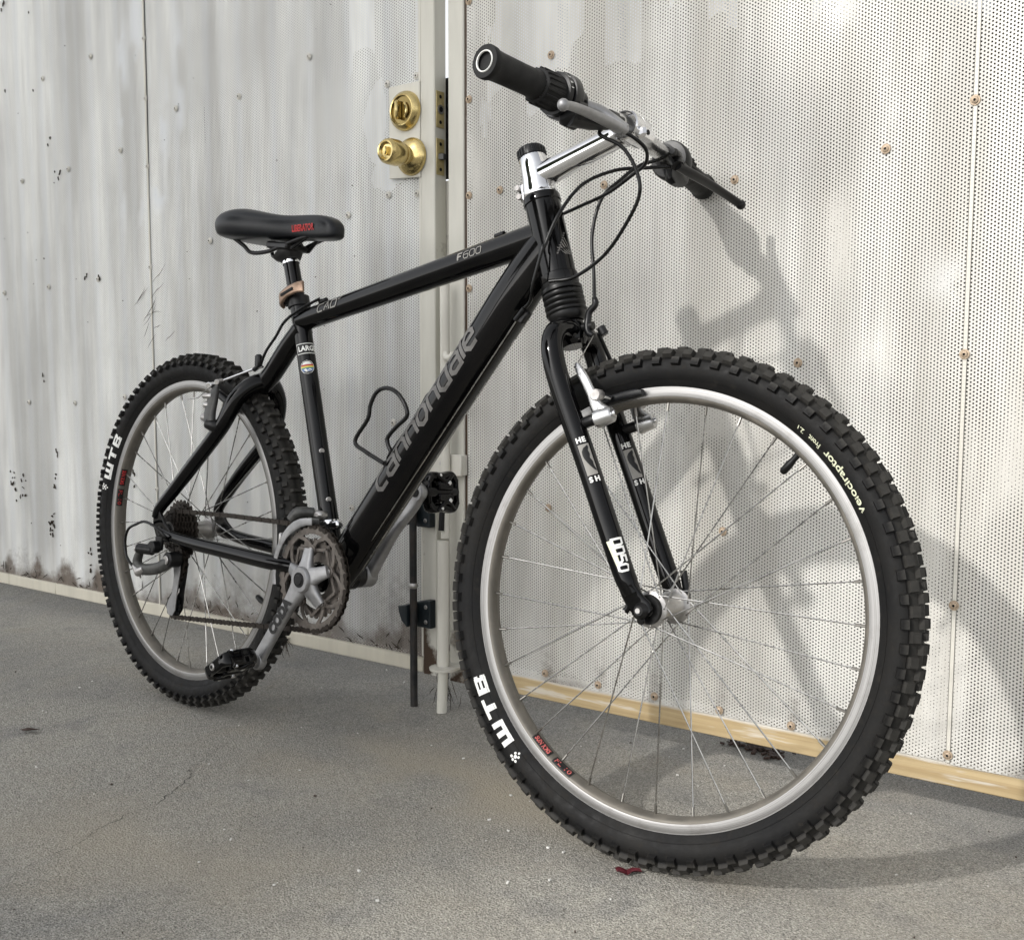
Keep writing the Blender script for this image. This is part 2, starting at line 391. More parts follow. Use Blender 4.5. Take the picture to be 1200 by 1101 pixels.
def prism(mb, poly, origin, ux, uy, thick, mat, bev=0.0):
    """poly (a,b) in plane ux,uy; extruded +-thick/2 along ux x uy"""
    ux = unit(ux); uy = unit(uy); w = np.cross(ux, uy); o = np.asarray(origin, float); P = np.array(poly, float)
    if np.sum(P[:, 0] * np.roll(P[:, 1], -1) - np.roll(P[:, 0], -1) * P[:, 1]) < 0: P = P[::-1]
    n = len(P)
    if bev > 0:
        e = np.roll(P, -1, 0) - P; e /= np.linalg.norm(e, axis=1)[:, None] + 1e-9; nr = np.stack([-e[:, 1], e[:, 0]], 1)
        b = nr + np.roll(nr, 1, 0); b /= (np.sum(b * nr, 1))[:, None] + 1e-3
        Q = P + np.clip(b, -2, 2) * bev
        layers = [(-thick / 2, Q), (-thick / 2 + bev, P), (thick / 2 - bev, P), (thick / 2, Q)]
    else: layers = [(-thick / 2, P), (thick / 2, P)]
    V = [o + ux * q[0] + uy * q[1] + w * h for h, PP in layers for q in PP]
    L = len(layers)
    F = [(i * n + k, i * n + (k + 1) % n, (i + 1) * n + (k + 1) % n, (i + 1) * n + k) for i in range(L - 1) for k in range(n)]
    F.append(tuple(range(n - 1, -1, -1))); F.append(tuple((L - 1) * n + k for k in range(n)))
    mb.add(V, F, mat); return mb
def ball(mb, c, r, mat, n=12):
    c = np.asarray(c, float); rr = r if hasattr(r, '__len__') else (r, r, r); V = []; F = []
    for i in range(n // 2 + 1):
        a = math.pi * i / (n // 2)
        for k in range(n):
            b = 2 * math.pi * k / n; V.append(c + A(rr[0] * math.sin(a) * math.cos(b), rr[1] * math.sin(a) * math.sin(b), rr[2] * math.cos(a)))
    F = [(i * n + k, (i + 1) * n + k, (i + 1) * n + (k + 1) % n, i * n + (k + 1) % n) for i in range(n // 2) for k in range(n)]
    mb.add(V, F, mat); return mb
def empty(name, loc=(0, 0, 0), rot=(0, 0, 0), parent=None):
    o = bpy.data.objects.new(name, None); COL.objects.link(o); o.location = loc; o.rotation_euler = rot; o.empty_display_size = .1
    if parent: o.parent = parent
    return o
def tag(o, label, cat, group=None, kind=None):
    o['label'] = label; o['category'] = cat
    if group: o['group'] = group
    if kind: o['kind'] = kind
    return o

# value noise for baked wear, tone and shade masks
def vnoise(x, y, seed=0):
    g = np.random.RandomState(seed).rand(256, 256)
    xi = np.floor(x).astype(int); yi = np.floor(y).astype(int); fx = x - xi; fy = y - yi
    fx = fx * fx * (3 - 2 * fx); fy = fy * fy * (3 - 2 * fy)
    q = lambda a, b: g[a % 256, b % 256]
    return (q(xi, yi) * (1 - fx) + q(xi + 1, yi) * fx) * (1 - fy) + (q(xi, yi + 1) * (1 - fx) + q(xi + 1, yi + 1) * fx) * fy
def fbm(x, y, seed=0, o=4):
    s = 0; a = .5; t_ = 0
    for i in range(o): s = s + a * vnoise(x * 2 ** i + 17 * i, y * 2 ** i + 5 * i, seed + i); t_ += a; a *= .55
    return s / t_
def sstep(x, a, b): t = np.clip((x - a) / (b - a), 0, 1); return t * t * (3 - 2 * t)
def set_attr(me, name, vals):
    at = me.attributes.new(name, 'FLOAT', 'POINT'); at.data.foreach_set('value', np.asarray(vals, np.float32))

# ------------------------------------------------------------------ lettering
_text_cache = {}
def text_mesh(s, bold=0.0):
    key = (s, bold)
    if key in _text_cache: return _text_cache[key]
    cu = bpy.data.curves.new('txt', 'FONT'); cu.body = s; cu.size = 1.0; cu.offset = bold; cu.resolution_u = 3
    ob = bpy.data.objects.new('txt', cu); COL.objects.link(ob)
    bpy.context.view_layer.update()
    me = bpy.data.meshes.new_from_object(ob.evaluated_get(bpy.context.evaluated_depsgraph_get()))
    V = np.array([v.co[:2] for v in me.vertices]); F = [tuple(p.vertices) for p in me.polygons]
    bpy.data.objects.remove(ob); bpy.data.curves.remove(cu); bpy.data.meshes.remove(me)
    V[:, 0] -= V[:, 0].min(); h = .69
    _text_cache[key] = (V / h, F); return V / h, F
# squared-off techno stroke letters, unit box 1 x 1 (ascender 1.45)
STK = {
 'c': [[(1, 1), (.3, 1), (0, .75), (0, .25), (.3, 0), (1, 0)]],
 'a': [[(.1, 1), (.72, 1), (1, .78), (1, 0), (.25, 0), (0, .15), (0, .38), (.22, .55), (1, .55)]],
 'n': [[(0, 0), (0, 1), (.7, 1), (1, .75), (1, 0)]],
 'o': [[(.3, 0), (0, .25), (0, .75), (.3, 1), (.7, 1), (1, .75), (1, .25), (.7, 0), (.3, 0)]],
 'd': [[(1, 1.45), (1, 0), (.3, 0), (0, .25), (0, .75), (.3, 1), (1, 1)]],
 'l': [[(0, 1.45), (0, 0)]],
 'e': [[(1, 0), (.3, 0), (0, .25), (0, .75), (.3, 1), (.7, 1), (1, .75), (1, .5), (0, .5)]],
 'C': [[(1, 1), (.2, 1), (0, .8), (0, .2), (.2, 0), (1, 0)]],
 'A': [[(0, 0), (.5, 1), (1, 0)], [(.62, .3), (.38, .3)]],
 'D': [[(0, 0), (0, 1), (.8, 1), (1, .8), (1, .2), (.8, 0), (0, 0)]],
 'O': [[(.2, 0), (0, .2), (0, .8), (.2, 1), (.8, 1), (1, .8), (1, .2), (.8, 0), (.2, 0)]],
 '0': [[(.2, 0), (0, .2), (0, .8), (.2, 1), (.8, 1), (1, .8), (1, .2), (.8, 0), (.2, 0)]],
 'F': [[(0, 0), (0, 1), (1, 1)], [(0, .5), (.8, .5)]],
 '6': [[(1, 1), (.25, 1), (0, .8), (0, .2), (.2, 0), (.8, 0), (1, .2), (1, .55), (0, .55)]],
 '5': [[(1, 1), (0, 1), (0, .55), (.75, .55), (1, .4), (1, .15), (.8, 0), (0, 0)]],
 '2': [[(0, 1), (.8, 1), (1, .85), (1, .6), (0, .2), (0, 0), (1, 0)]],
 'W': [[(0, 1), (0, .15), (.15, 0), (1.35, 0), (1.5, .15), (1.5, 1)], [(.75, 0), (.75, 1)]],
 'T': [[(0, 1), (1.2, 1)], [(.6, 1), (.6, 0)]],
 'B': [[(0, 0), (0, 1), (.85, 1), (1, .88), (1, .62), (.85, .5), (0, .5)], [(.85, .5), (1, .38), (1, .12), (.85, 0), (0, 0)]],
}
def stroke_text(s, w=.62, th=.2, gap=.28, shear=0.0, sx=1.0):
    V = []; F = []; x = 0
    for ch in s:
        if ch == ' ': x += .6; continue
        wd = 0
        for line in STK[ch]:
            P = np.array(line, float); P[:, 0] *= w * sx; wd = max(wd, P[:, 0].max())
            closed = np.allclose(P[0], P[-1]); n = len(P)
            e = P[1:] - P[:-1]; e /= np.linalg.norm(e, axis=1)[:, None]; nr = np.stack([-e[:, 1], e[:, 0]], 1)
            L = []; Rr = []
            for i in range(n):
                if closed: a, b = nr[(i - 1) % (n - 1)], nr[i % (n - 1)]
                else: a, b = nr[max(i - 1, 0)], nr[min(i, n - 2)]
                mvec = a + b; mvec = mvec / max(.45, (mvec @ b)); mvec = mvec if np.linalg.norm(mvec) < 1.8 else unit(mvec) * 1.8
                q = P[i] + A(x, 0)
                if not closed and i == 0: q = q - e[0] * 0
                L.append(q + mvec * th / 2); Rr.append(q - mvec * th / 2)
            for i in range(n - 1):
                m_ = 4; o = len(V)
                for k in range(m_ + 1):
                    t = k / m_; V.append(L[i] * (1 - t) + L[i + 1] * t); V.append(Rr[i] * (1 - t) + Rr[i + 1] * t)
                for k in range(m_): F.append((o + 2 * k, o + 2 * k + 1, o + 2 * k + 3, o + 2 * k + 2))
        x += wd + gap
    V = np.array(V); V[:, 0] += V[:, 1] * shear
    return V, F
def wrap_cyl(VF, p0, p1, r0, r1, start, height, theta0, side, mat, name, parent, width=None, flip=False, lift=.0006):
    """lay flat text on a tube from p0 to p1; start = metres from p0; theta measured round the tube from the -Y (near) side towards 'side' vector"""
    V, F = VF; V = V.copy(); sc = height; L = np.linalg.norm(np.asarray(p1) - p0); ax = unit(np.asarray(p1) - p0)
    near = A(0, -1, 0); near = unit(near - ax * (near @ ax)); upd = unit(np.cross(near, ax)) if side is None else unit(side)
    wx = V[:, 0].max(); sx = (width / wx) if width else sc
    out = []
    for a, b in V:
        d = start + a * sx; rr = r0 + (r1 - r0) * min(1, max(0, d / L)) + lift
        th = theta0 + (b - .5) * sc / rr
        out.append(np.asarray(p0) + ax * d + near * (rr * math.cos(th)) + upd * (rr * math.sin(th)))
    mb = MB(); mb.add(out, F, mat); return mb.build(name, parent, smooth=False)

# ------------------------------------------------------------------ ground
def gate_pt(u, off, z): # world
    tx, ty = .99671476, .08099195
    return (tx * u + ty * off, .2972 + ty * u - tx * off, z)
xs = np.concatenate([[-300, -60, -15, -5], np.arange(-2.2, 3.2, .02), [5, 15, 60, 300]])
ys = np.concatenate([[-300, -60, -15, -5, -2.5], np.arange(-1.3, 1.6, .02), [3, 6, 15, 60, 300]])
gx, gy = np.meshgrid(xs, ys, indexing='ij'); nx_, ny_ = gx.shape
gz = (fbm(gx * 2.3, gy * 2.3, 3, 3) - .5) * .004
near_w = np.exp(-((gx - .0) ** 2 + gy ** 2) / .02) + np.exp(-((gx - 1.08) ** 2 + gy ** 2) / .02)
gz = gz * (1 - np.clip(near_w, 0, 1)) - .0015
V = np.stack([gx.ravel(), gy.ravel(), gz.ravel()], 1)
F = [(i * ny_ + j, (i + 1) * ny_ + j, (i + 1) * ny_ + j + 1, i * ny_ + j + 1) for i in range(nx_ - 1) for j in range(ny_ - 1)]
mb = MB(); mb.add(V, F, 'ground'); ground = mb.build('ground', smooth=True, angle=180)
ground['kind'] = 'structure'; ground['label'] = 'weathered grey asphalt with a thin crack and tan dust'
X, Y = V[:, 0], V[:, 1]
def blob(x, y, cx, cy, rx, ry, ang=0):
    c, s = math.cos(ang), math.sin(ang); a = ((x - cx) * c + (y - cy) * s) / rx; b = (-(x - cx) * s + (y - cy) * c) / ry
    return np.exp(-(a * a + b * b))
nz = fbm(X * 6, Y * 6, 9, 4)
tan = .95 * blob(X, Y, .60, .02, .26, .13, .2) + .6 * blob(X, Y, .75, -.35, .3, .1, .3) + .55 * blob(X, Y, .85, .05, .16, .07) + .45 * blob(X, Y, .45, -.42, .18, .12, .8) + .35 * blob(X, Y, 1.45, .05, .2, .1)
set_attr(ground.data, 'tan', np.clip(tan * sstep(nz, .2, .6) * .95, 0, 1))
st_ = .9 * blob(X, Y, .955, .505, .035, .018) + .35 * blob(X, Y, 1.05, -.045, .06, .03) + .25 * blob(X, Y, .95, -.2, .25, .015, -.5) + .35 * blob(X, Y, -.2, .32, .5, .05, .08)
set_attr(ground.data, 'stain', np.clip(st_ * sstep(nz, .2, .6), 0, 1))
set_attr(ground.data, 'crack', np.zeros(len(X)))
# the crack itself: a thin sunken ribbon lying just above the sheet
ck = [(.5019, -.5739), (.4693, -.4578), (.4417, -.413), (.4074, -.2943), (.3441, -.2044), (.3237, -.1963), (.2850, -.13), (.2643, -.097), (.2613, -.0694)]
ck = smooth_path([A(a, b, 0) for a, b in ck], 14)
mb = MB(); V = []; rr = np.random.RandomState(5)
pts = [p + A(rr.randn() * .0028, rr.randn() * .0028, 0) for p in ck]
for i, p in enumerate(pts):
    if rr.rand() < .04: pass
    w = (.00020 + .0006 * rr.rand() ** 2) * math.sin(math.pi * min(1, (i + 3) / len(pts))) ** .5
    d = unit(pts[min(i + 1, len(pts) - 1)] - pts[max(0, i - 1)]); nrm = A(-d[1], d[0], 0)
    zc = (fbm(np.array([p[0] * 2.3]), np.array([p[1] * 2.3]), 3, 3)[0] - .5) * .004 - .0015 + .0009
    V += [A(p[0], p[1], zc) + nrm * w, A(p[0], p[1], zc) - nrm * w]
mb.add(V, [(2 * i, 2 * i + 1, 2 * i + 3, 2 * i + 2) for i in range(len(pts) - 1)], 'dark')
crack = mb.build('ground_crack', ground, smooth=False)

# ------------------------------------------------------------------ gates
GR = empty('metal_gate', (0, .2972, 0), (0, 0, math.atan2(.08099195, .99671476)))
tag(GR, 'weathered grey perforated metal gate leaf with brass locks, behind the rear wheel', 'gate')
GR2 = empty('metal_gate', (0, .2972, 0), (0, 0, math.atan2(.08099195, .99671476)))
tag(GR2, 'cream perforated metal gate leaf with a bare wooden bottom rail, behind the front wheel', 'gate')
TOP = 2.15
def panel(u0, u1, z0, z1, y, mat, parent, side, cut=None):
    du = .012; nu = max(2, int((u1 - u0) / du)); nzv = int((z1 - z0) / .012)
    U = np.linspace(u0, u1, nu + 1); Z = np.linspace(z0, z1, nzv + 1)
    uu, zz = np.meshgrid(U, Z, indexing='ij')
    yy = y + .0026 * (fbm(uu * 6, zz * 1.5, 31, 4) - .5) * 2
    V = np.stack([uu.ravel(), yy.ravel(), zz.ravel()], 1)
    Vb = V + A(0, .0011, 0)
    def keep(i, j):
        if not cut: return True
        a = (U[i] + U[i + 1]) / 2; b = (Z[j] + Z[j + 1]) / 2
        return not (cut[0] < a < cut[1] and cut[2] < b < cut[3])
    k = nzv + 1; n0 = len(V)
    F = [(i * k + j, (i + 1) * k + j, (i + 1) * k + j + 1, i * k + j + 1) for i in range(nu) for j in range(nzv) if keep(i, j)]
    Fb = [tuple(n0 + q for q in reversed(f)) for f in F]
    ring = [i * k for i in range(nu)] + [nu * k + j for j in range(nzv)] + [i * k + nzv for i in range(nu, 0, -1)] + [j for j in range(nzv, 0, -1)]
    E_ = [(ring[(q + 1) % len(ring)], ring[q], n0 + ring[q], n0 + ring[(q + 1) % len(ring)]) for q in range(len(ring))]
    mb = MB(); mb.add(np.vstack([V, Vb]), F + Fb + E_, mat); o = mb.build('perforated_panel', parent, smooth=True, angle=50)
    W = np.vstack([V, Vb]); x, z = W[:, 0], W[:, 2]
    nn = fbm(x * 9, z * 3, 41, 5); n2 = fbm(x * 30, z * 9, 43, 4)
    if side == 'L':
        hgt = .080 + .022 * fbm(x * 6, x * 0, 51, 4) + .05 * sstep(fbm(x * 14, x * 0 + 3, 52, 3), .5, .8)
        dirt = sstep(hgt + .034 - z, 0, .050) * 1.0 + .3 * blob(x, z, -1.15, .13, .08, .04) + .5 * blob(x, z, .25, .15, .06, .09)
        dirt += .45 * blob(x, z, -.17, .14, .2, .05)
        grey = .22 * sstep(fbm(x * 6, z * 2.2, 46, 4), .48, .72) + .50 * sstep(.34 - z, 0, .28) * sstep(nn, .25, .65) * sstep(x, -1.0, -.1) + .22 * sstep(nn, .55, .8) * sstep(x, -.9, .0)
        grey += .30 * sstep(x, .15, .31) * sstep(.6 - z, 0, .4) * sstep(n2, .3, .6)
        clog = .0 + .55 * sstep(fbm(x * 5, z * 1.8, 61, 4), .5, .72) + .35 * sstep(-.5 - x, 0, .5) - .5 * sstep(x, -.2, .25)
        clog += .9 * sstep(.22 - z, 0, .1) * (n2 > .45)
        pale = .75 * sstep(fbm(x * 22, z * 9, 71, 4), .46, .58) * np.clip(sum(blob(x, z, a_, b_, c_, d_) for a_, b_, c_, d_ in ((-.62, 1.36, .018, .10), (-.565, 1.24, .022, .14), (-.47, 1.22, .018, .10), (-.405, 1.28, .012, .13), (-.63, 1.20, .015, .06), (-.60, 1.02, .03, .05), (-.55, 1.05, .03, .04), (-.49, 1.04, .02, .03), (-.56, 1.45, .02, .08))) * 1.6, 0, 1)
        clog += .8 * (pale > .2)
        rib = np.exp(-(((x - .015 + .0546) % .1092 - .0546) / .011) ** 2) + .6 * np.exp(-(((x - .015) % .1092 - .0546) / .009) ** 2)
        pale = np.maximum(pale, .55 * rib * (.5 + .7 * fbm(x * 3, z * 2.2, 77, 4)))
    else:
        dirt = .62 * sstep(.125 - z, 0, .05) * sstep(fbm(x * 16, x * 0, 53, 3), .5, .75)
        for su in (.511, .616, .7297, .8426, .963, 1.087): dirt += .34 * blob(x, z, su + .004, .118, .014, .035)
        grey = .34 * sstep(nn, .42, .72) * sstep(1.0 - x, -.4, .5) + .16 * sstep(fbm(x * 4, z * 1.2, 45, 4), .5, .75) + .16 * sstep(.35 - z, 0, .2) * sstep(n2, .35, .65)
        grey += .30 * blob(x, z, 1.09, .98, .09, .10) * sstep(nn, .2, .5) + .2 * blob(x, z, 1.0, 1.05, .06, .08)  # soft tree shade painted into the sheet as grey blotches
        clog = .10 + .9 * sstep(fbm(x * 7, z * 3, 63, 4), .60, .74)
        clog += .8 * blob(x, z, .95, .56, .12, .10) * (n2 > .5) + .9 * (n2 > .52) * (blob(x, z, 1.24, 1.06, .04, .03) + blob(x, z, 1.30, .77, .035, .03) + blob(x, z, 1.35, .77, .03, .03))
        pale = .45 * sstep(n2, .5, .62) * (blob(x, z, 1.24, 1.06, .045, .035) + blob(x, z, 1.32, .765, .05, .03) + blob(x, z, 1.16, 1.10, .035, .03))
    edge = np.zeros(len(x))
    set_attr(o.data, 'dirt', np.clip(dirt, 0, 1)); set_attr(o.data, 'grey', np.clip(grey, 0, 1)); set_attr(o.data, 'clog', np.clip(clog, 0, 1.0)); set_attr(o.data, 'pale', np.clip(pale, 0, 1)); set_attr(o.data, 'plain', edge)
    return o
def wbox(mb, u0, u1, y0, y1, z0, z1, mat, bev=.0015):
    return box(mb, ((u0 + u1) / 2, (y0 + y1) / 2, (z0 + z1) / 2), (u1 - u0, abs(y1 - y0), z1 - z0), mat, bev=bev)
# left leaf: sheet recessed 6 mm behind the rail
panel(-2.60, -.5300, .080, TOP, .004, 'sheetL', GR, 'L')
panel(-.5260, .3150, .080, TOP, .0045, 'sheetL', GR, 'L', cut=(.2480, .33, 1.008, 1.166))
mb = MB(); wbox(mb, -.5312, -.5262, -.0000, .0036, .083, TOP, 'frame2', .0008); mb.build('seam_strip', GR)
# right leaf
panel(.4345, 1.3215, .086, TOP, -.0015, 'sheetR', GR2, 'R')
panel(1.3285, 1.95, .083, TOP, -.0015, 'sheetR', GR2, 'R')
mb = MB(); wbox(mb, 1.3222, 1.3278, -.0026, -.0006, .085, TOP, 'frame2', .0004); mb.build('seam_strip', GR2)
def with_dirt(o, fn):
    W = np.array([v.co[:] for v in o.data.vertices]); set_attr(o.data, 'dirt', np.clip(fn(W), 0, 1)); return o
# bottom rails
mb = MB(); n = 60
for a, b in ((-2.62, -1.8005), (-1.80, -1.205), (-1.2045, -.975), (-.9745, -.2), (-.1995, .3220)): wbox(mb, a, b, -.004, .032, .0545, .0835, 'raiL', .0022)
with_dirt(mb.build('bottom_rail', GR), lambda W: W[:, 0] * 0)
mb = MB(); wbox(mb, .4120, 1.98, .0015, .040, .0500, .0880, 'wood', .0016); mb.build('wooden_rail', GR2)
# stiles (hollow square tube)
def long_box(u0, u1, y0, y1, z0, z1, mat, name, parent, dfn, seg=90):
    mb = MB(); P = [(u0, y0), (u0 + .0018, y0 - 0), (u1 - .0018, y0), (u1, y0 + .0018), (u1, y1), (u0, y1)]
    P = [(u0, y0 + .0018), (u0 + .0018, y0), (u1 - .0018, y0), (u1, y0 + .0018), (u1, y1), (u0, y1)]
    zs = np.linspace(z0, z1, seg); V = [(a, b, z) for z in zs for a, b in P]; k = len(P)
    F = [(i * k + j, i * k + (j + 1) % k, (i + 1) * k + (j + 1) % k, (i + 1) * k + j) for i in range(seg - 1) for j in range(k)] + [tuple(range(k - 1, -1, -1)), tuple((seg - 1) * k + j for j in range(k))]
    mb.add(V, F, mat); o = mb.build(name, parent); return with_dirt(o, dfn)
low = lambda W: .55 * sstep(.24 - W[:, 2], 0, .18) * (fbm(W[:, 0] * 90, W[:, 2] * 12, 5, 3) > .42) + .30 * (fbm(W[:, 0] * 50, W[:, 2] * 7, 8, 3) > .66) * (W[:, 2] < .9)
long_box(.3225, .3570, -.003, .0290, .0530, TOP, 'frame', 'stile', GR, low)
mb = MB(); wbox(mb, .3166, .3222, -.0015, .012, .086, 1.004, 'frame2', .0008); wbox(mb, .3166, .3222, -.0015, .012, 1.172, TOP, 'frame2', .0008); with_dirt(mb.build('edge_trim', GR), lambda W: W[:, 0] * 0 + .2)
long_box(.3900, .4270, -.003, .036, .0500, TOP, 'frame', 'stile', GR2, low)
mb = MB(); wbox(mb, .4274, .4340, .0005, .010, .088, TOP, 'frame2', .0006); with_dirt(mb.build('edge_trim', GR2), lambda W: .42 + .3 * (fbm(W[:, 0] * 50, W[:, 2] * 7, 8, 3) > .55))
# plates added to darken and narrow the gap; sky shows above them
mb = MB(); wbox(mb, .300, .426, .0400, .0440, 1.0, 1.185, 'ironblack', .0005); mb.build('gap_filler', GR2)
long_box(.3605, .3885, .0300, .0420, .055, .995, 'frame', 'gap_filler', GR2, low)
long_box(.300, .3600, .0310, .0420, .055, .995, 'frame', 'gap_filler', GR2, low)
# corrugated backing
def backing(u0, u1, pitch, phase, parent, side):
    us = []; ys_ = []
    a = phase + pitch * math.floor((u0 - phase) / pitch)
    while a < u1 + pitch:
        for d, yv in ((-.018, .0075), (-.012, .0075), (.012, .0075), (.018, .0075), (.030, .0235), (pitch / 2, .0235), (pitch - .030, .0235)):
            us.append(a + d); ys_.append(yv)
        a += pitch
    us = np.array(us); ys_ = np.array(ys_); o_ = np.argsort(us); us, ys_ = us[o_], ys_[o_]
    fu = np.arange(u0, u1, .006); fy = np.interp(fu, us, ys_)
    zs = np.arange(.092, TOP, .012)
    uu, zz = np.meshgrid(fu, zs, indexing='ij'); yv = np.repeat(fy[:, None], len(zs), 1)
    V = np.stack([uu.ravel(), yv.ravel(), zz.ravel()], 1); k = len(zs)
    F = [(i * k + j, (i + 1) * k + j, (i + 1) * k + j + 1, i * k + j + 1) for i in range(len(fu) - 1) for j in range(k - 1)]
    mb = MB(); mb.add(V, F, 'backing'); ob = mb.build('corrugated_backing', parent, smooth=True, angle=30)
    x, z = V[:, 0], V[:, 2]; n1 = fbm(x * 12, z * 5, 81, 5)
    cell = np.floor((x - phase) / (pitch / 2)); rr_ = np.random.RandomState(3).rand(400); ch = rr_[(cell.astype(int) + 200) % 400]
    if side == 'R':
        lowz = 1.12 + .10 * (ch - .5) + .06 * sstep(x, .5, 1.1)
        f = sstep(z + .25 * (n1 - .5), lowz - .02, lowz + .02) * (ch > .30)
        f = np.maximum(f, .9 * (blob(x, z, .48, 1.14, .04, .12) > .4) * sstep(n1, .3, .5))
    else:
        lowz = 1.17 + .14 * (ch - .5)
        f = sstep(z + .3 * (n1 - .5), lowz - .02, lowz + .02) * (ch > .35) * sstep(x, .05, .2)
        f = np.maximum(f, sstep(blob(x, z, .185, 1.12, .045, .10) + .5 * (n1 - .5), .4, .5))
        f = np.maximum(f, sstep(blob(x, z, .22, 1.02, .06, .045) + .5 * (n1 - .5), .4, .5))
    set_attr(ob.data, 'film', np.clip(f, 0, 1)); return ob
backing(-2.60, .3215, .1092, .0150, GR, 'L')
backing(.4280, 1.95, .1190, .9660, GR2, 'R')
# screws
def screw_mesh(mat):
    mb = MB(); lathe(mb, [(.0002, .0070), (.0007, .0072), (.0012, .0068), (.0013, .0048)], (0, 0, 0), (0, -1, 0), mat, 14)
    lathe(mb, [(.0010, .0048), (.0026, .0044), (.0036, .0030), (.0038, .0019)], (0, 0, 0), (0, -1, 0), mat, 14)
    lathe(mb, [(.0038, .0019), (.0026, .0016), (.0026, 0.0)], (0, 0, 0), (0, -1, 0), 'dark', 8); return mb
def screws(pts, parent, mat, y):
    first = None
    for (a, b) in pts:
        if first is None: first = o = screw_mesh(mat).build('screw', parent)
        else: o = first.copy(); COL.objects.link(o); o.parent = parent
        o.location = (a, y, b); o.rotation_euler = (0, random.uniform(0, 6), 0)
screws([(-.5288, 1.394), (-.5288, 1.2616), (-.5288, 1.1087), (-.7423, 1.3886), (-.6332, 1.157), (-.8539, 1.1363), (-.9533, 1.3682), (-1.0675, 1.128), (-.4178, 1.2242), (-.2, 1.22), (.0181, 1.2679), (.1243, .9468), (-.3086, .9256), (.2340, 1.1830), (.2340, .9761), (.309, 1.1867), (.309, .9721), (-.7416, .8622), (-.9622, .8531), (-1.1784, .8466), (-1.0774, .5573), (-.861, .5588), (-.6474, .5769), (.1241, .3631), (.2425, .5397), (-.5288, .88), (-.5288, .62), (-.5288, .36), (-.0905, .9), (-.2, .57), (.018, .6)], GR, 'screw', .0026)
screws([(.4400, 1.2955), (.4400, 1.1253), (.4400, .9562), (.4400, .79), (.4400, .62), (.4400, .28), (.511, .9593), (.6213, 1.1736), (.7312, .9474), (.9703, .9325), (1.0817, .6527), (.9628, .3872), (1.3248, 1.0028), (1.3248, .6635), (1.3248, .3129), (1.3248, .0965), (1.2048, .9523), (.6161, .1008), (.7297, .0984), (.8426, .0979), (1.0871, .0938), (.9633, .0958), (.511, .105), (.6213, .40), (.7312, .66)], GR2, 'screwrust', -.0028)
# lock plate + brass
mb = MB(); prism(mb, [(.2440, 1.0040), (.3228, 1.0000), (.3228, 1.1745), (.2440, 1.1735)], (0, -.0030, 0), (1, 0, 0), (0, 0, 1), .0042, 'frame', .0008)
with_dirt(mb.build('lock_plate', GR), lambda W: W[:, 0] * 0)
mb = MB(); lathe(mb, [(0, .0365), (.004, .0365), (.009, .0345), (.013, .0300), (.0145, .0285), (.0140, .0262), (.010, .0250), (.0098, 0)], (.2890, -.0052, 1.1240), (0, -1, 0), 'brass', 40)
db = mb.build('deadbolt', GR)
mb = MB(); box(mb, (.2840, -.0225, 1.1240), (.0070, .016, .034), 'brass', bev=.003); tube(mb, smooth_path([A(.2960, -.018, 1.136), A(.3010, -.019, 1.128), A(.3020, -.019, 1.118), A(.2960, -.018, 1.110)], 3), [(.0022, .003), (.0030, .003), (.0030, .003), (.0020, .003)], 'brass', 8); cyl(mb, (.2890, -.0140, 1.1240), (.2890, -.0157, 1.1240), .0250, 'brassrecess', 30)
mb.build('thumb_turn', db)
mb = MB(); lathe(mb, [(0, .0350), (.003, .0350), (.008, .0325), (.013, .0225), (.016, .0165), (.024, .0160), (.025, .0190), (.029, .0190), (.030, .0165), (.033, .0215), (.044, .0240), (.060, .0235), (.068, .0225), (.073, .0190), (.0725, .0160), (.067, .0125), (.066, 0)], (.3035, -.0052, 1.0390), (0, -1, 0), 'brass', 40)
kb = mb.build('door_knob', GR)
mb = MB(); box(mb, (.3035, -.0745, 1.0390), (.0050, .010, .0150), 'brass', bev=.002); mb.build('turn_button', kb)
mb = MB(); cyl(mb, (.3215, -.0135, 1.0360), (.3215, -.0152, 1.0360), .0036, 'dark', 12); mb.build('key_hole', kb)
for zc, zt in ((1.121, 'bolt'), (1.0355, 'latch')):
    mb = MB(); wbox(mb, .3571, .3586, .0015, .0235, zc - .033, zc + .033, 'brassdull', .0006)
    cyl(mb, (.3583, .0125, zc + .023), (.3592, .0125, zc + .023), .0034, 'dark', 10); cyl(mb, (.3583, .0125, zc - .023), (.3592, .0125, zc - .023), .0034, 'dark', 10)
    if zt == 'bolt':
        cyl(mb, (.3583, .0125, zc), (.3600, .0125, zc), .0085, 'hub', 16); cyl(mb, (.3600, .0125, zc), (.3606, .0125, zc), .0048, 'dark', 12)
    else:
        prism(mb, [(.3585, .006), (.3675, .010), (.3680, .018), (.3585, .0195)], (0, 0, zc), (1, 0, 0), (0, 1, 0), .011, 'worn', .0008)
    mb.build('latch_faceplate', GR)
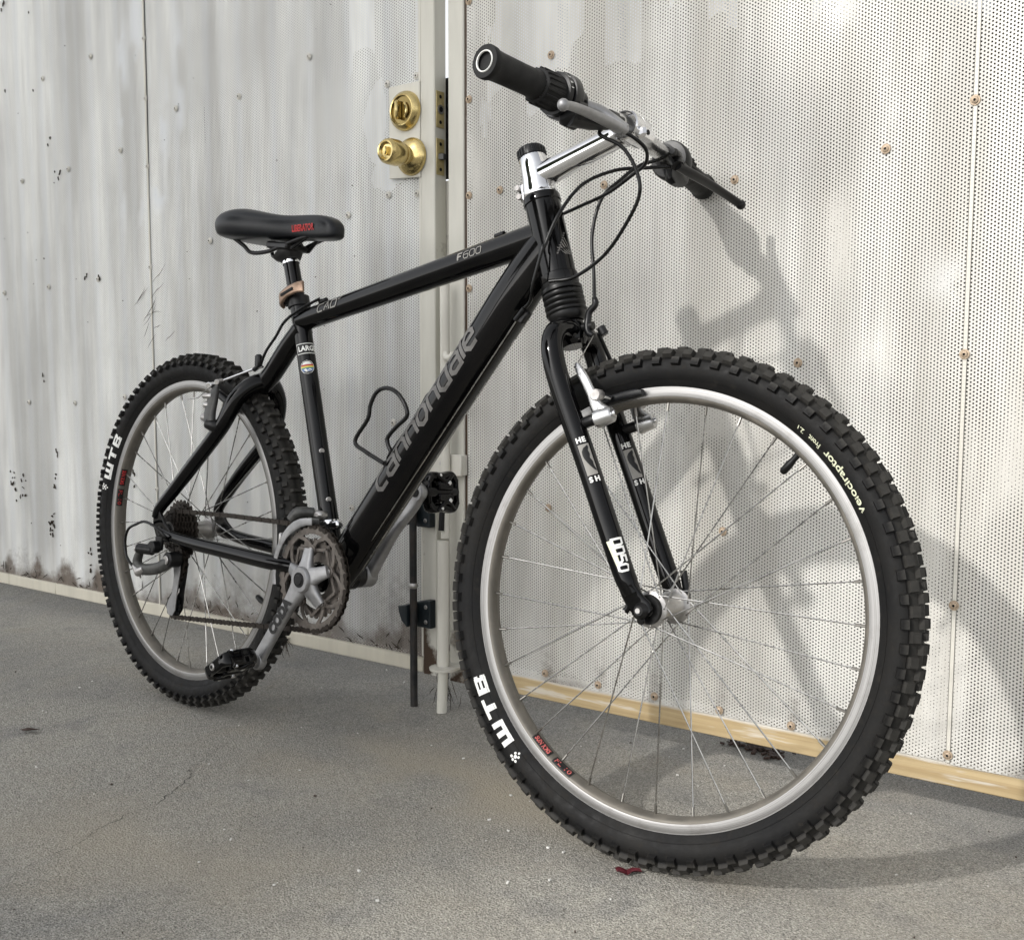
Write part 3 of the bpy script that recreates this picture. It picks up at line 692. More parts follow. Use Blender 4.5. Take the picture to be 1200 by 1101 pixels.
# drop bolts and latch
mb = MB(); tube(mb, [(.3316, -.040, .395), (.3316, -.040, .20), (.3325, -.041, -.003)], .0072, 'ironblack', 14); ball(mb, (.3316, -.040, .2330), (.0095, .0095, .0085), 'hub', 12); mb.build('drop_rod', GR)
for zc, zh in ((.372, .028), (.176, .027)):
    mb = MB(); prism(mb, [(.318, zc - zh), (.3570, zc - zh), (.3570, zc + zh), (.345, zc + zh), (.322, zc + zh * .8), (.3165, zc)], (0, -.0130, 0), (1, 0, 0), (0, 0, 1), .018, 'blackbox', .002)
    prism(mb, [(.303, zc + .016), (.325, zc + .020), (.325, zc - .022), (.312, zc - .012), (.305, zc + .004)], (0, -.0390, 0), (1, 0, 0), (0, 0, 1), .030, 'blackbox', .002)
    cyl(mb, (.3470, -.0205, zc + .014), (.3470, -.0240, zc + .014), .0042, 'hub', 10, ch=.0008); cyl(mb, (.3470, -.0205, zc - .015), (.3470, -.0240, zc - .015), .0042, 'hub', 10, ch=.0008)
    mb.build('rod_bracket', GR)
mb = MB(); tube(mb, [(.4045, -.030, .80), (.4045, -.030, .33)], .0090, 'frame2', 18); tube(mb, [(.4040, -.036, .326), (.4035, -.037, .082)], .0112, 'frame2', 20)
tube(mb, [(.4035, -.037, .082), (.4020, -.040, -.004)], .0098, 'frame', 18)
cyl(mb, (.4040, -.0415, .345), (.4040, -.0385, .385), .0055, 'dark', 10)
o = mb.build('drop_rod', GR2); with_dirt(o, lambda W: .75 * sstep(.075 - W[:, 2], 0, .04) * (W[:, 2] > .02))
mb = MB(); lathe(mb, [(-.0025, .0118), (-.0025, .0260), (.0025, .0268), (.0045, .0120)], (.4040, -.037, .0830), (0, 0, 1), 'frame2', 26); wbox(mb, .392, .426, -.030, -.0032, .079, .0855, 'frame2', .0015); with_dirt(mb.build('rod_collar', GR2), lambda W: W[:, 0] * 0 + .2)
mb = MB(); wbox(mb, .362, .436, -.022, -.0180, .446, .486, 'frame2', .0015); wbox(mb, .416, .436, -.0182, -.0032, .447, .485, 'frame2', .0015)
prism(mb, [(.352, .474), (.358, .486), (.372, .490), (.382, .486), (.382, .462), (.372, .452), (.358, .456)], (0, -.0150, 0), (1, 0, 0), (0, 0, 1), .010, 'frame2', .0015)
cyl(mb, (.3900, -.022, .468), (.3900, -.0255, .468), .0050, 'hub', 12, ch=.001); with_dirt(mb.build('latch_bracket', GR2), lambda W: W[:, 0] * 0 + .1)
mb = MB(); tube(mb, smooth_path([(.4090, -.034, .672), (.418, -.040, .664), (.429, -.044, .664), (.436, -.044, .673)], 5), [.0055, .006, .0055, .004], 'frame2', 12); with_dirt(mb.build('bolt_handle', GR2), lambda W: W[:, 0] * 0); mb = MB(); cyl(mb, (.404, -.037, .572), (.443, -.043, .572), .0052, 'frame2', 14); cyl(mb, (.443, -.043, .572), (.449, -.044, .572), .0095, 'frame2', 16, ch=.001)
with_dirt(mb.build('bolt_handle', GR2), lambda W: W[:, 0] * 0)
# dead plant bits on the left leaf
mb = MB(); rr = np.random.RandomState(2)
def twig(u, z, L, ang, w=.0022, y=.0015):
    pts = []; a = ang
    for i in range(5):
        pts.append(A(u, y - .002 * rr.rand(), z)); u += math.cos(a) * L / 4; z += math.sin(a) * L / 4; a += rr.randn() * .16
    tube(mb, pts, [(w * .15, w * .15), (w * .5, w * .3), (w * .7, w * .3), (w * .5, w * .25), (w * .08, w * .08)], 'vine', 5, upv=(0, 1, 0))
def chip(u, z, w, h, tilt=0.0):
    n = rr.randint(6, 9); P = []
    for k in range(n):
        a = 2 * math.pi * k / n; q = rr.uniform(.45, 1.0); x_, z_ = w * q * math.cos(a), h * q * math.sin(a); P.append((u + x_ * math.cos(tilt) - z_ * math.sin(tilt), z + x_ * math.sin(tilt) + z_ * math.cos(tilt)))
    V = [A(a, .0022, b) for a, b in P] + [A(u + (a - u) * .8, .0008 - rr.uniform(0, .0022), z + (b - z) * .8) for a, b in P]
    mb.add(V, [(k, (k + 1) % n, n + (k + 1) % n, n + k) for k in range(n)] + [tuple(range(n, 2 * n))], 'vine')
for (u, z) in [(-1.0046, 1.53), (-1.1322, 1.3666), (-1.12, 1.5677), (-.9971, 1.364), (-.9345, 1.2), (-.918, 1.145), (-.8965, 1.126), (-.7925, .8687), (-.7444, .8767), (-.9732, .9225), (-1.19, .349), (-1.1267, .353), (-1.0, .62), (-.955, .429), (-.62, .40), (-.61, .35), (-.72, .33)]:
    for k in range(rr.randint(1, 4)): chip(u + rr.randn() * .005, z + rr.randn() * .010, rr.uniform(.0010, .0024), rr.uniform(.003, .010), rr.randn() * .25)
for (u, z, k) in [(-1.165, .335, 7), (-1.125, .335, 6), (-.985, .235, 11), (-.815, .175, 5), (-.60, .165, 5), (-.965, .36, 4)]:
    for _ in range(k): chip(u + rr.randn() * .008, z + rr.randn() * .018, rr.uniform(.0012, .0042), rr.uniform(.003, .011), rr.randn() * .6)
for _ in range(60): chip(rr.uniform(-1.4, .3), rr.uniform(.09, 1.5) ** 1.0, .0007, .0014)
for _ in range(12): twig(-.56 + rr.randn() * .03, .74 + rr.randn() * .035, .03 + .05 * rr.rand(), .7 + rr.randn() * .25, .0011)
for _ in range(110):
    u = rr.uniform(-1.5, .31); twig(u, .083 + abs(rr.randn()) * .012, .008 + .022 * rr.rand(), rr.rand() * 3.1, .0022, .001)
for _ in range(26): twig(.395 + rr.randn() * .018, .05 + rr.randn() * .012, .02 + .03 * rr.rand(), -1.6 + rr.randn() * .6, .0014, -.02)
for _ in range(16): twig(-.07 + rr.randn() * .006, .075 - abs(rr.randn()) * .012, .02 + .02 * rr.rand(), -1.5 + rr.randn() * .5, .0014, -.008)
o = mb.build('dead_vines', GR); o['kind'] = 'stuff'; o['label'] = 'dry dark vine remains stuck to the sheet'

# tree glimpsed through the gap, and beyond
def leafcloud(mb, n, cen, rad, size, seed, mat='leaf'):
    r = np.random.RandomState(seed); V = []; F = []
    d = r.randn(n, 3); d /= np.linalg.norm(d, axis=1)[:, None]; q = np.array(cen) + d * (r.rand(n, 1) ** .4) * np.array(rad)
    for i in range(n):
        a = unit(r.randn(3)); b = unit(np.cross(a, r.randn(3))); s = size * (.6 + .8 * r.rand()); o = len(V)
        V += [q[i] - a * s, q[i] + b * s * .45, q[i] + a * s, q[i] - b * s * .45]; F.append((o, o + 1, o + 2, o + 3))
    mb.add(V, F, mat)
tr = empty('tree', (-6.4, 9.2, 0)); tag(tr, 'dark leafy tree seen through the gap between the two gate leaves', 'tree')
mb = MB(); tube(mb, [(0, 0, 0), (.1, 0, 1.2), (0, .1, 2.4), (.3, 0, 3.4)], [.22, .17, .13, .06], 'bark', 12)
for k in range(6): a = k * 1.05; tube(mb, [(0, 0, 1.6 + .2 * k), (math.cos(a) * .8, math.sin(a) * .8, 2.6 + .2 * k)], [.07, .02], 'bark', 8)
mb.build('trunk', tr)
mb = MB(); rr = np.random.RandomState(4)
for k in range(26): leafcloud(mb, 170, (rr.randn() * .95, rr.randn() * .8, 2.1 + rr.randn() * .75), (.45, .45, .35), .06, 100 + k)
mb.build('crown', tr, smooth=False)

sh = empty('tree', (-2.98, -6.3, 0)); tag(sh, 'broad leafy tree out of view, added to shade the left of the gate', 'tree')  # unseen shade caster, so the left leaf gets little direct sun
mb = MB(); tube(mb, [(0, 0, 0), (.1, 0, 1.4), (0, .1, 2.8), (.2, 0, 4.2)], [.26, .2, .16, .08], 'bark', 12)
for k in range(9): a = k * .75; tube(mb, [(0, 0, 2.2 + .2 * k), (math.cos(a) * 1.4, math.sin(a) * 1.2, 3.7 + .2 * k)], [.09, .03], 'bark', 8)
mb.build('trunk', sh)
mb = MB(); rr = np.random.RandomState(21)
for k in range(150):
    d = unit(rr.randn(3)) * rr.rand() ** .36; leafcloud(mb, 190, (d[0] * 2.35, d[1] * 1.6, 4.9 + d[2] * 2.2), (.55, .5, .42), .125, 300 + k)
mb.build('crown', sh, smooth=False)

# ------------------------------------------------------------------ loose things on the ground
mb = MB(); pts = []
nn_ = 12
V = []
for i in range(5):
    for k in range(nn_):
        a = 2 * math.pi * k / nn_; r0 = .0135 * i / 4 * (1 + .25 * math.sin(3 * a + 1)); V.append((r0 * math.cos(a) * 1.2, r0 * math.sin(a) * .6, .0012 + .004 * abs(math.sin(2 * a)) * i / 4))
F = [(i * nn_ + k, i * nn_ + (k + 1) % nn_, (i + 1) * nn_ + (k + 1) % nn_, (i + 1) * nn_ + k) for i in range(4) for k in range(nn_)]
mb.add(V, F, 'petal'); o = mb.build('fallen_petal', loc=(1.0801, -.0378, 0)); o.rotation_euler = (0, 0, .7); tag(o, 'crumpled dark red petal on the asphalt under the front tyre', 'petal')
mb = MB(); V = [(x * 1.6, y, .002 + z) for x, y, z in [(-.014, 0, .001), (-.006, .006, .004), (.004, .007, .002), (.013, .001, .004), (.004, -.006, .006), (-.006, -.005, .001)]]
mb.add(V, [(0, 1, 2, 3, 4, 5)], 'deadleaf'); o = mb.build('dead_leaf', loc=(.0, .0, 0), smooth=False); o.location = (-.05, -.28, 0); o.rotation_euler = (0, 0, .5); tag(o, 'small dark curled leaf on the asphalt left of the rear wheel', 'leaf')
mb = MB(); rr = np.random.RandomState(12)
for i in range(260):
    x = rr.uniform(-.6, 1.7); y = rr.uniform(-.75, .6); s = .0006 + .0013 * rr.rand() ** 3
    if i < 12: x, y = [(.955, -.047), (.83, -.03), (.985, -.16), (.82, -.2615), (.90, -.30), (1.02, -.12), (.79, .06), (.62, .13), (.20, .38), (.1, .42), (.93, .3), (.98, -.0445)][i]; s = .0020
    z = -.0005
    box(mb, (x, y, z + s * .6), (s * 2.2, s * 1.3, s), 'chip' if rr.rand() < .6 or i < 12 else 'deadleaf', ax=[(math.cos(i), math.sin(i), .1), (-math.sin(i), math.cos(i), 0), (0, 0, 1)])
o = mb.build('grit', smooth=False); o['kind'] = 'stuff'; o['label'] = 'scattered pale chips and dark crumbs on the asphalt'; o['category'] = 'debris'
mb = MB(); rr = np.random.RandomState(15)
for i in range(60):
    x = .955 + rr.randn() * .03; y = .500 + rr.randn() * .012; s = .003 + .006 * rr.rand()
    box(mb, (x, y, .001), (s * 1.5, s, s * .5), 'deadleaf', ax=[(math.cos(i), math.sin(i), .2), (-math.sin(i), math.cos(i), 0), (0, 0, 1)])
o = mb.build('leaf_litter', smooth=False); o['kind'] = 'stuff'; o['label'] = 'dark leaf litter on the asphalt under the wooden rail'; o['category'] = 'debris'

# ------------------------------------------------------------------ the bicycle
BK = empty('mountain_bicycle')
BM = Matrix(((0.9999998374, 0, 0.00057023), (-3.7782e-05, 0.99780256, 0.06625752), (-0.00056898, -0.06625753, 0.99780239)))
BK.rotation_euler = BM.to_euler()
tag(BK, 'black mountain bicycle with knobby tyres leaning its left grip on the metal gate', 'bicycle')
Rw = .336
SU = A(-.3295537, 0, .94413683); SN = A(.94413683, 0, .3295537); SO = A(1.04129817, 0, .32122295)
SS = np.array([[0.9930991217673811, -0.11725328210481797, -0.0024087715757872053], [0.11725328210481797, 0.9922583330577797, 0.04092759842752063], [-0.0024087715757872058, -0.04092759842752063, 0.9991592112903985]])
RAKE = .0448
def ST(s, f, l=0.0): return SO + SS @ (SU * s + SN * f + A(0, l, 0))
DU, DF, DL = SS @ SU, SS @ SN, SS @ A(0, 1, 0)
def STs(pts): return [ST(*q) for q in pts]
BBc = A(.4320, 0, .2976)

# ---- wheels
CR, CT = .3074, .0232
def tyre(kind, parent):
    mb = MB()
    prof = [(-.0115, .2830), (-.0150, .2868)] + [(CT * math.sin(R_(a)), CR + CT * math.cos(R_(a))) for a in range(-125, 126, 10)] + [(.0150, .2868), (.0115, .2830)]
    lathe(mb, prof, (0, 0, 0), (0, 1, 0), 'tyre', 160)
    rr = np.random.RandomState(3)
    def knob(th, ph, L, W, h, tp=.82, skew=0):
        th = R_(th); ph = R_(ph); rad = A(math.cos(th), 0, math.sin(th)); tan_ = A(-math.sin(th), 0, math.cos(th)); yv = A(0, 1, 0)
        nrm = rad * math.cos(ph) + yv * math.sin(ph); sec = -rad * math.sin(ph) + yv * math.cos(ph)
        c = rad * (CR + CT * math.cos(ph)) + yv * (CT * math.sin(ph))
        h2 = h * rr.uniform(.92, 1.04); V = []
        for hh, k in ((-.0012, 1.0), (h2, tp)):
            for a, b in ((-1, -1), (1, -1), (1, 1), (-1, 1)): V.append(c + nrm * hh + tan_ * (a * L / 2 * k + skew * b * W / 2) + sec * (b * W / 2 * k))
        mb.add(V, [(0, 1, 5, 4), (1, 2, 6, 5), (2, 3, 7, 6), (3, 0, 4, 7), (4, 5, 6, 7)], 'tyre')
        return c, nrm, tan_, sec, h2
    if kind == 'front':
        N = 72
        for i in range(N):
            a = i * 360 / N
            for sg in (-1, 1):
                c, nrm, tn, sc, h = knob(a, sg * 70, .0125, .0105, .0052, .86)
                # raised ring on the shoulder knob face
                rb = .0026
                V = []; 
                for q in range(10):
                    w = 2 * math.pi * q / 10
                    for rad_ in (rb, rb + .0008): V.append(c + nrm * (h + .0004) + tn * (rad_ * math.cos(w)) + sc * (rad_ * math.sin(w)))
                mb.add(V, [(2 * q, 2 * q + 1, (2 * q + 3) % 20, (2 * q + 2) % 20) for q in range(10)], 'tyre')
                knob(a + 180 / N, sg * 44, .0145, .0120, .0062, .84)
                knob(a, sg * 16, .0125, .0100, .0058, .86)
            if i % 2 == 0: knob(a + 180 / N, 0, .0090, .0070, .0034)
    else:
        N = 84
        for i in range(N):
            a = i * 360 / N
            knob(a, 0, .0062, .0250, .0057, .80)
            for sg in (-1, 1):
                knob(a + 180 / N, sg * 45, .0085, .0105, .0062)
                knob(a, sg * 68, .0080, .0095, .0066)
    # thin moulding hairs
    for i in range(150):
        th = rr.uniform(0, 6.283); ph = rr.choice([-1, 1]) * rr.uniform(.2, 1.45)
        rad = A(math.cos(th), 0, math.sin(th)); nrm = rad * math.cos(ph) + A(0, math.sin(ph), 0)
        c = rad * (CR + CT * math.cos(ph)) + A(0, CT * math.sin(ph), 0)
        tn = A(-math.sin(th), 0, math.cos(th)); L = rr.uniform(.003, .008)
        e = c + nrm * L + tn * rr.uniform(-.003, .003); w = .00025
        mb.add([c + tn * w, c - tn * w, e], [(0, 1, 2)], 'tyre')
    # sidewall moulded lines
    for r0 in (.2945, .3185):
        y0 = math.sqrt(CT ** 2 - (r0 - CR) ** 2)
        for sg in (-1, 1): lathe(mb, [(sg * (y0 - .0001), r0 - .0006), (sg * (y0 + .0005), r0), (sg * (y0 - .0003), r0 + .0006)], (0, 0, 0), (0, 1, 0), 'tyre', 120)
    return mb.build('tyre', parent, angle=35)
def on_side(th, r, lift=.0004):
    d = r - CR; y0 = math.sqrt(max(1e-8, CT ** 2 - d * d)); nr = A(0, -1, 0) * (y0 / CT) + A(math.cos(th), 0, math.sin(th)) * (d / CT)
    return A(math.cos(th) * r, -y0, math.sin(th) * r) + nr * lift
def arc_print(VF, parent, name, mat, th0, r0, h, width_deg=None, outward=True, lift=.0004):
    """outward: tops point outward and the line runs clockwise; else tops inward, counter-clockwise"""
    V, F = VF; wx = V[:, 0].max(); k = h
    rm = r0 + h / 2; per = (R_(width_deg) / wx) if width_deg else k / rm
    out = []
    for a, b in V:
        if outward: out.append(on_side(R_(th0) - a * per, r0 + b * k, lift))
        else: out.append(on_side(R_(th0) + a * per, r0 + h - b * k, lift))
    mb = MB(); mb.add(out, F, mat); return mb.build(name, parent, smooth=False)
def rim(parent):
    mb = MB()
    for sg in (-1, 1):
        lathe(mb, [(sg * .0095, .2825), (sg * .0112, .2858), (sg * .0124, .2862), (sg * .0129, .2852), (sg * .0126, .2836), (sg * .0128, .2826), (sg * .0128, .2730), (sg * .0124, .2718)], (0, 0, 0), (0, 1, 0), 'rim', 160)
        lathe(mb, [(sg * .0124, .2718), (sg * .0122, .2700), (sg * .0108, .2678), (sg * .0070, .2655), (0, .2640)], (0, 0, 0), (0, 1, 0), 'rimdull', 160)
    return mb.build('rim', parent, angle=30)
def hub(kind, parent):
    mb = MB()
    if kind == 'front':
        fl = .034
        lathe(mb, [(-.052, .0085), (-.040, .0095), (-.0385, .0160), (-.0365, .0200), (-.0345, .0235), (-.0325, .0235), (-.0300, .0170), (-.026, .0140), (-.012, .0128), (0, .0125), (.012, .0128), (.018, .0150), (.026, .0165), (.0300, .0190), (.0325, .0235), (.0345, .0235), (.0365, .0200), (.0385, .0160), (.040, .0095), (.052, .0085)], (0, 0, 0), (0, 1, 0), 'hub', 32)
        lathe(mb, [(-.0445, .0040), (-.0440, .0185), (-.0390, .0195), (-.0380, .0150)], (0, 0, 0), (0, 1, 0), 'boot', 28)
    else:
        lathe(mb, [(-.060, .0085), (-.022, .0140), (-.0215, .0225), (-.0190, .0225), (-.0185, .0170), (-.010, .0155), (.018, .0160), (.030, .0180), (.0335, .0240), (.0360, .0240), (.0365, .0160), (.044, .0120), (.060, .0090)], (0, 0, 0), (0, 1, 0), 'hub', 28)
    return mb.build('hub', parent, angle=30)
def spokes(kind, parent, phase):
    yl, yr, rf = (.0335, -.0335, .0205) if kind == 'front' else (.0345, -.0200, .0205)
    protos = {}
    for k in range(32):
        side = k % 2; lead = (k // 2) % 2; th = R_(phase + k * 11.25)
        key = (side, lead)
        if key not in protos:
            y = (yr if side == 0 else yl) + (.0016 if lead else -.0016); off = R_(62) * (1 if lead else -1)
            ry = -.0018 if side == 0 else .0018
            a = A(rf * math.cos(off), y, rf * math.sin(off)); b = A(.2660, ry, 0); d = unit(b - a); mb = MB()
            tube(mb, [a, b], .00100, 'steel', 6); cyl(mb, b - d * .013, b, .0019, 'nipple', 7); ball(mb, a, .0019, 'steel', 6)
            o = mb.build('spoke', parent); protos[key] = o
        else: o = protos[key].copy(); COL.objects.link(o); o.parent = parent
        o.rotation_euler = (0, -th, 0)
def sticker(parent, a0, a1, text, tcol, ts=.0062):
    mb = MB(); n = 24; V = []
    prof = [(-.0120, .2695), (-.0106, .2675), (-.0070, .2652), (-.0015, .2641)]
    for i in range(n + 1):
        th = R_(a0 + (a1 - a0) * i / n)
        for y, r in prof: V.append((math.cos(th) * (r - .0005), y, math.sin(th) * (r - .0005)))
    k = 4
    mb.add(V, [(i * k + j, (i + 1) * k + j, (i + 1) * k + j + 1, i * k + j + 1) for i in range(n) for j in range(k - 1)], 'blackprint')
    TV, TF = text; TV = TV.copy(); wx = TV[:, 0].max(); per = R_(a1 - a0 - 1.2) / wx; out = []
    for a, b in TV:
        th = R_(a0 + .6) + a * per; y = -.0105 + b * ts; r = np.interp(y, [p[0] for p in prof], [p[1] for p in prof]) - .0009
        out.append((math.cos(th) * r, y, math.sin(th) * r))
    mb.add(out, TF, tcol); mb.build('rim_sticker', parent, smooth=False)
def valve(parent, th):
    mb = MB(); c, s = math.cos(R_(th)), math.sin(R_(th)); tube(mb, [(c * r, 0, s * r) for r in (.266, .256, .250, .238, .235)], [.0042, .0040, .0052, .0050, .0030], 'boot', 12); mb.build('valve', parent)

WF = empty('wheel', parent=BK); mm = Matrix.Identity(4); c0 = ST(0, RAKE, 0)
for i in range(3): mm[i][0] = DF[i]; mm[i][1] = DL[i]; mm[i][2] = DU[i]; mm[i][3] = c0[i]
WF.matrix_local = mm; WF['label'] = 'front wheel turned slightly to the left'
tyre('front', WF); rim(WF); hub('front', WF); spokes('front', WF, 6.0); valve(WF, 32)
def block_text(rects):
    V = []; F = []
    for x0, x1, y0, y1 in rects:
        nx = max(1, int((x1 - x0) / .1)); o = len(V)
        for i in range(nx + 1):
            x = x0 + (x1 - x0) * i / nx; V += [(x, y0 + (y1 - y0) * q / 6) for q in range(7)]
        for i in range(nx):
            for q in range(6): F.append((o + 7 * i + q, o + 7 * i + 7 + q, o + 7 * i + 8 + q, o + 7 * i + 1 + q))
    return np.array(V), F
wtb = block_text([(0, 1.5, 0, .30), (0, .32, .30, 1), (.59, .91, .30, 1), (1.18, 1.5, .30, 1), (1.8, 3.0, .70, 1), (2.22, 2.58, 0, .70), (3.3, 3.62, 0, 1), (3.62, 4.30, 0, .24), (3.62, 4.30, .40, .60), (3.62, 4.30, .76, 1), (4.08, 4.42, .05, .40), (4.08, 4.42, .60, .95), (3.62, 4.08, .24, .245)])
arc_print(wtb, WF, 'tyre_lettering', 'white', -153.5, .2918, .0168, 20.0)
def claw(parent, th, r, mat='white', s=.0042):
    V = []; F = []
    for (dx, dy, q) in ((0, 0, 1), (-1.1, .9, .8), (1.1, .9, .8), (0, 1.3, .8), (-.9, -.7, .7), (.9, -.7, .7), (0, -1.5, .6)):
        o = len(V)
        for k in range(8): w = 2 * math.pi * k / 8; V.append((dx + q * .62 * math.cos(w), dy + q * .62 * math.sin(w)))
        F.append(tuple(o + k for k in range(8)))
    out = [on_side(R_(th) - a * s / r, r + b * s, .0005) for a, b in V]; mb = MB(); mb.add(out, F, mat); mb.build('tyre_emblem', parent, smooth=False)
claw(WF, -149.8, .3025)
arc_print(text_mesh('Velociraptor', .02), WF, 'tyre_lettering', 'yellowprint', 9.6, .2900, .0085, 17.0, False, .0009)
arc_print(text_mesh('Front', .02), WF, 'tyre_lettering', 'yellowprint', 28.2, .2910, .0062, 3.6, False, .0008)
arc_print(text_mesh('2.1', .02), WF, 'tyre_lettering', 'yellowprint', 33.4, .2905, .0060, 1.9, False, .0008)
sticker(WF, -151, -143.4, text_mesh('SUN RIMS', .03), 'rimred'); sticker(WF, -141.8, -134.4, text_mesh('FL 10', .0), 'rimred')
WR = empty('wheel', (0, 0, Rw), parent=BK); WR['label'] = 'rear wheel with the cassette'
tyre('rear', WR); rim(WR); hub('rear', WR); spokes('rear', WR, 2.0); valve(WR, -25)
arc_print(wtb, WR, 'tyre_lettering', 'white', 164.5, .2915, .0172, 19.0); claw(WR, 168.0, .3025)
sticker(WR, 157.5, 165.3, text_mesh('SUN RIMS', .03), 'redprint'); sticker(WR, 166.8, 174.5, text_mesh('FL 10', .0), 'redprint')

# ---- frame
mb = MB()
def F3(*p): return [A(*q) for q in p]
HT0, HT1 = SO + SU * .4640, SO + SU * .5935
tube(mb, F3((.3150, 0, .7245), (.4300, 0, .7466), (.5700, 0, .7735), (.7100, 0, .8004), (.8260, 0, .8226), (.8620, 0, .8297)), [.0178, .0182, .0193, .0205, .0215, .0218], 'paint', 40)
tube(mb, F3((.4380, 0, .3013), (.4681, 0, .3382), (.5887, 0, .4837), (.7092, 0, .6292), (.8000, 0, .7387), (.8350, 0, .7810), (.8640, 0, .8140)), [(.0300, .0300), (.0318, .0318), (.0325, .0325), (.0332, .0332), (.0330, .0338), (.0290, .0340), (.0248, .0320)], 'paint', 44, upv=(-.77, 0, .638))
tube(mb, F3((.4320, 0, .3050), (.4113, 0, .3809), (.3185, 0, .7014), (.3030, 0, .7560)), [.0165, .0158, .0158, .0162], 'paint', 24)
lathe(mb, [(0, .0262), (.003, .0270), (.011, .0270), (.0125, .0252), (.118, .0252), (.1195, .0268), (.1275, .0268), (.1300, .0255)], HT0, SU, 'paint', 36, caps=True)
cyl(mb, BBc + A(0, -.0345, 0), BBc + A(0, .0345, 0), .0235, 'paint', 28, ch=.001)
# monostay and stays
tube(mb, smooth_path(F3((.318, 0, .712), (.282, 0, .682), (.236, 0, .636), (.205, 0, .612)), 5), [.0185, .0180, .0175, .0185], 'paint', 20)
for sg in (-1, 1):
    tube(mb, smooth_path(F3((.216, 0, .622), (.206, sg * .024, .611), (.193, sg * .045, .586), (.176, sg * .054, .548), (.148, sg * .057, .5170), (.0748, sg * .058, .4555), (.0270, sg * .060, .4140), (-.0100, sg * .064, .3800), (-.0200, sg * .066, .360)), 5), [.0165, .0160, .0150, .0140, .0135, .0130, .0120, .0105, .0085], 'paint', 18)
    tube(mb, smooth_path(F3((.420, sg * .026, .305), (.3685, sg * .043, .3110), (.3085, sg * .053, .3135), (.2076, sg * .057, .3180), (.0996, sg * .060, .3225), (.030, sg * .063, .3290), (.0, sg * .066, .3370)), 5), [.0120, .0130, .0135, .0130, .0125, .0110, .0080], 'paint', 18)
    prism(mb, [(-.026, .372), (-.012, .380), (.012, .352), (.034, .338), (.030, .318), (.008, .318), (-.012, .322), (-.026, .345)], (0, sg * .066, 0), (1, 0, 0), (0, 0, 1), .007, 'paint', .0012)
prism(mb, [(-.014, .325), (.010, .325), (.006, .300), (-.010, .296)], (0, -.068, 0), (1, 0, 0), (0, 0, 1), .006, 'satin', .001)
# cable stops, bosses
for q in ((.3700, 0, .7565), (.7700, 0, .8352)): cyl(mb, A(*q) - A(.009, 0, .0017), A(*q) + A(.009, 0, .0017), .0046, 'paint', 10, ch=.001)
for q in ((.395, .3),): pass
for z in (.425, .505): cyl(mb, (.4320 - .2896 * (z - .2976) + .012, -.004, z), (.4320 - .2896 * (z - .2976) + .0185, -.007, z), .0048, 'hub', 12, ch=.001)
box(mb, (.8440, -.022, .7135), (.020, .010, .012), 'satin', ax=[(.64, 0, .77), (0, 1, 0), (-.77, 0, .64)], bev=.002); cyl(mb, (.8320, -.0260, .7090), (.8500, -.0290, .7240), .0038, 'plastic', 10)
frame = mb.build('frame', BK, angle=40)
# frame lettering
DT0, DT1 = A(.4681, 0, .3382), A(.8298, 0, .7747)
wrap_cyl(stroke_text('cannondale', w=.80, th=.235, gap=.30, shear=.18), DT0, DT1, .0318, .0340, .150, .0245, R_(7), None, 'decal', 'lettering', frame, width=.312)
TT0, TT1 = A(.3150, 0, .7245), A(.8260, 0, .8226)
wrap_cyl(stroke_text('CAD', w=.95, th=.17, gap=.30, shear=.15), TT0, TT1, .0178, .0215, .064, .0135, R_(16), None, 'decalhi', 'lettering', frame, width=.052)
wrap_cyl(stroke_text('2', w=.8, th=.2), TT0, TT1, .0178, .0215, .119, .0060, R_(36), None, 'decalhi', 'lettering', frame, width=.006)
wrap_cyl(stroke_text('F', w=.7, th=.26), TT0, TT1, .0178, .0215, .399, .0105, R_(14), None, 'decalhi', 'lettering', frame, width=.0085)
wrap_cyl(stroke_text('600', w=.8, th=.12, gap=.26), TT0, TT1, .0178, .0215, .411, .0105, R_(14), None, 'decalhi', 'lettering', frame, width=.036)
def ring_print(V, F, p0, axv, fwd, r, t0, th0, mat, parent, name, lift=.0005):
    ax = unit(axv); near = A(0, -1, 0); fd = unit(np.asarray(fwd) - ax * (np.asarray(fwd) @ ax)); out = []
    for a, b in V:
        th = th0 + a / (r + lift); out.append(np.asarray(p0) + ax * (t0 + b) + near * ((r + lift) * math.cos(th)) + fd * ((r + lift) * math.sin(th)))
    mb = MB(); mb.add(out, F, mat); return mb
def gridrect(x0, x1, y0, y1, n=8):
    V = []; F = []
    for i in range(n + 1):
        x = x0 + (x1 - x0) * i / n; V += [(x, y0), (x, y1)]
    return V, [(2 * i, 2 * i + 2, 2 * i + 3, 2 * i + 1) for i in range(n)]
stp = A(.4113, 0, .3809); stax = unit(A(.3185, 0, .7014) - stp); def_f = A(1, 0, 0)
def at_st(V, F, t, th0, mat, lift): return ring_print(V, F, stp, stax, def_f, .0158, t, th0, mat, None, '', lift)
mbx = MB()
def merge(dst, src):
    o = len(dst.v); dst.v += src.v
    for f, k in zip(src.f, src.m): dst.f.append(tuple(i + o for i in f)); dst.m.append(dst.mi(src.mats[k]))
tL = .2955
merge(mbx, at_st(*gridrect(0, .034, 0, .0185), tL, R_(-6), 'white', .0004))
merge(mbx, at_st(*gridrect(.0012, .0328, .0014, .0171), tL, R_(-6), 'blackprint', .0008))
TV, TF = text_mesh('LARGE', .035); TV = TV * .0085; merge(mbx, at_st([(a * .92 + .0045, b + .005) for a, b in TV], TF, tL, R_(-6), 'white', .0012))
mbx.build('size_sticker', frame, smooth=False)
mbx = MB(); Rr = .0120
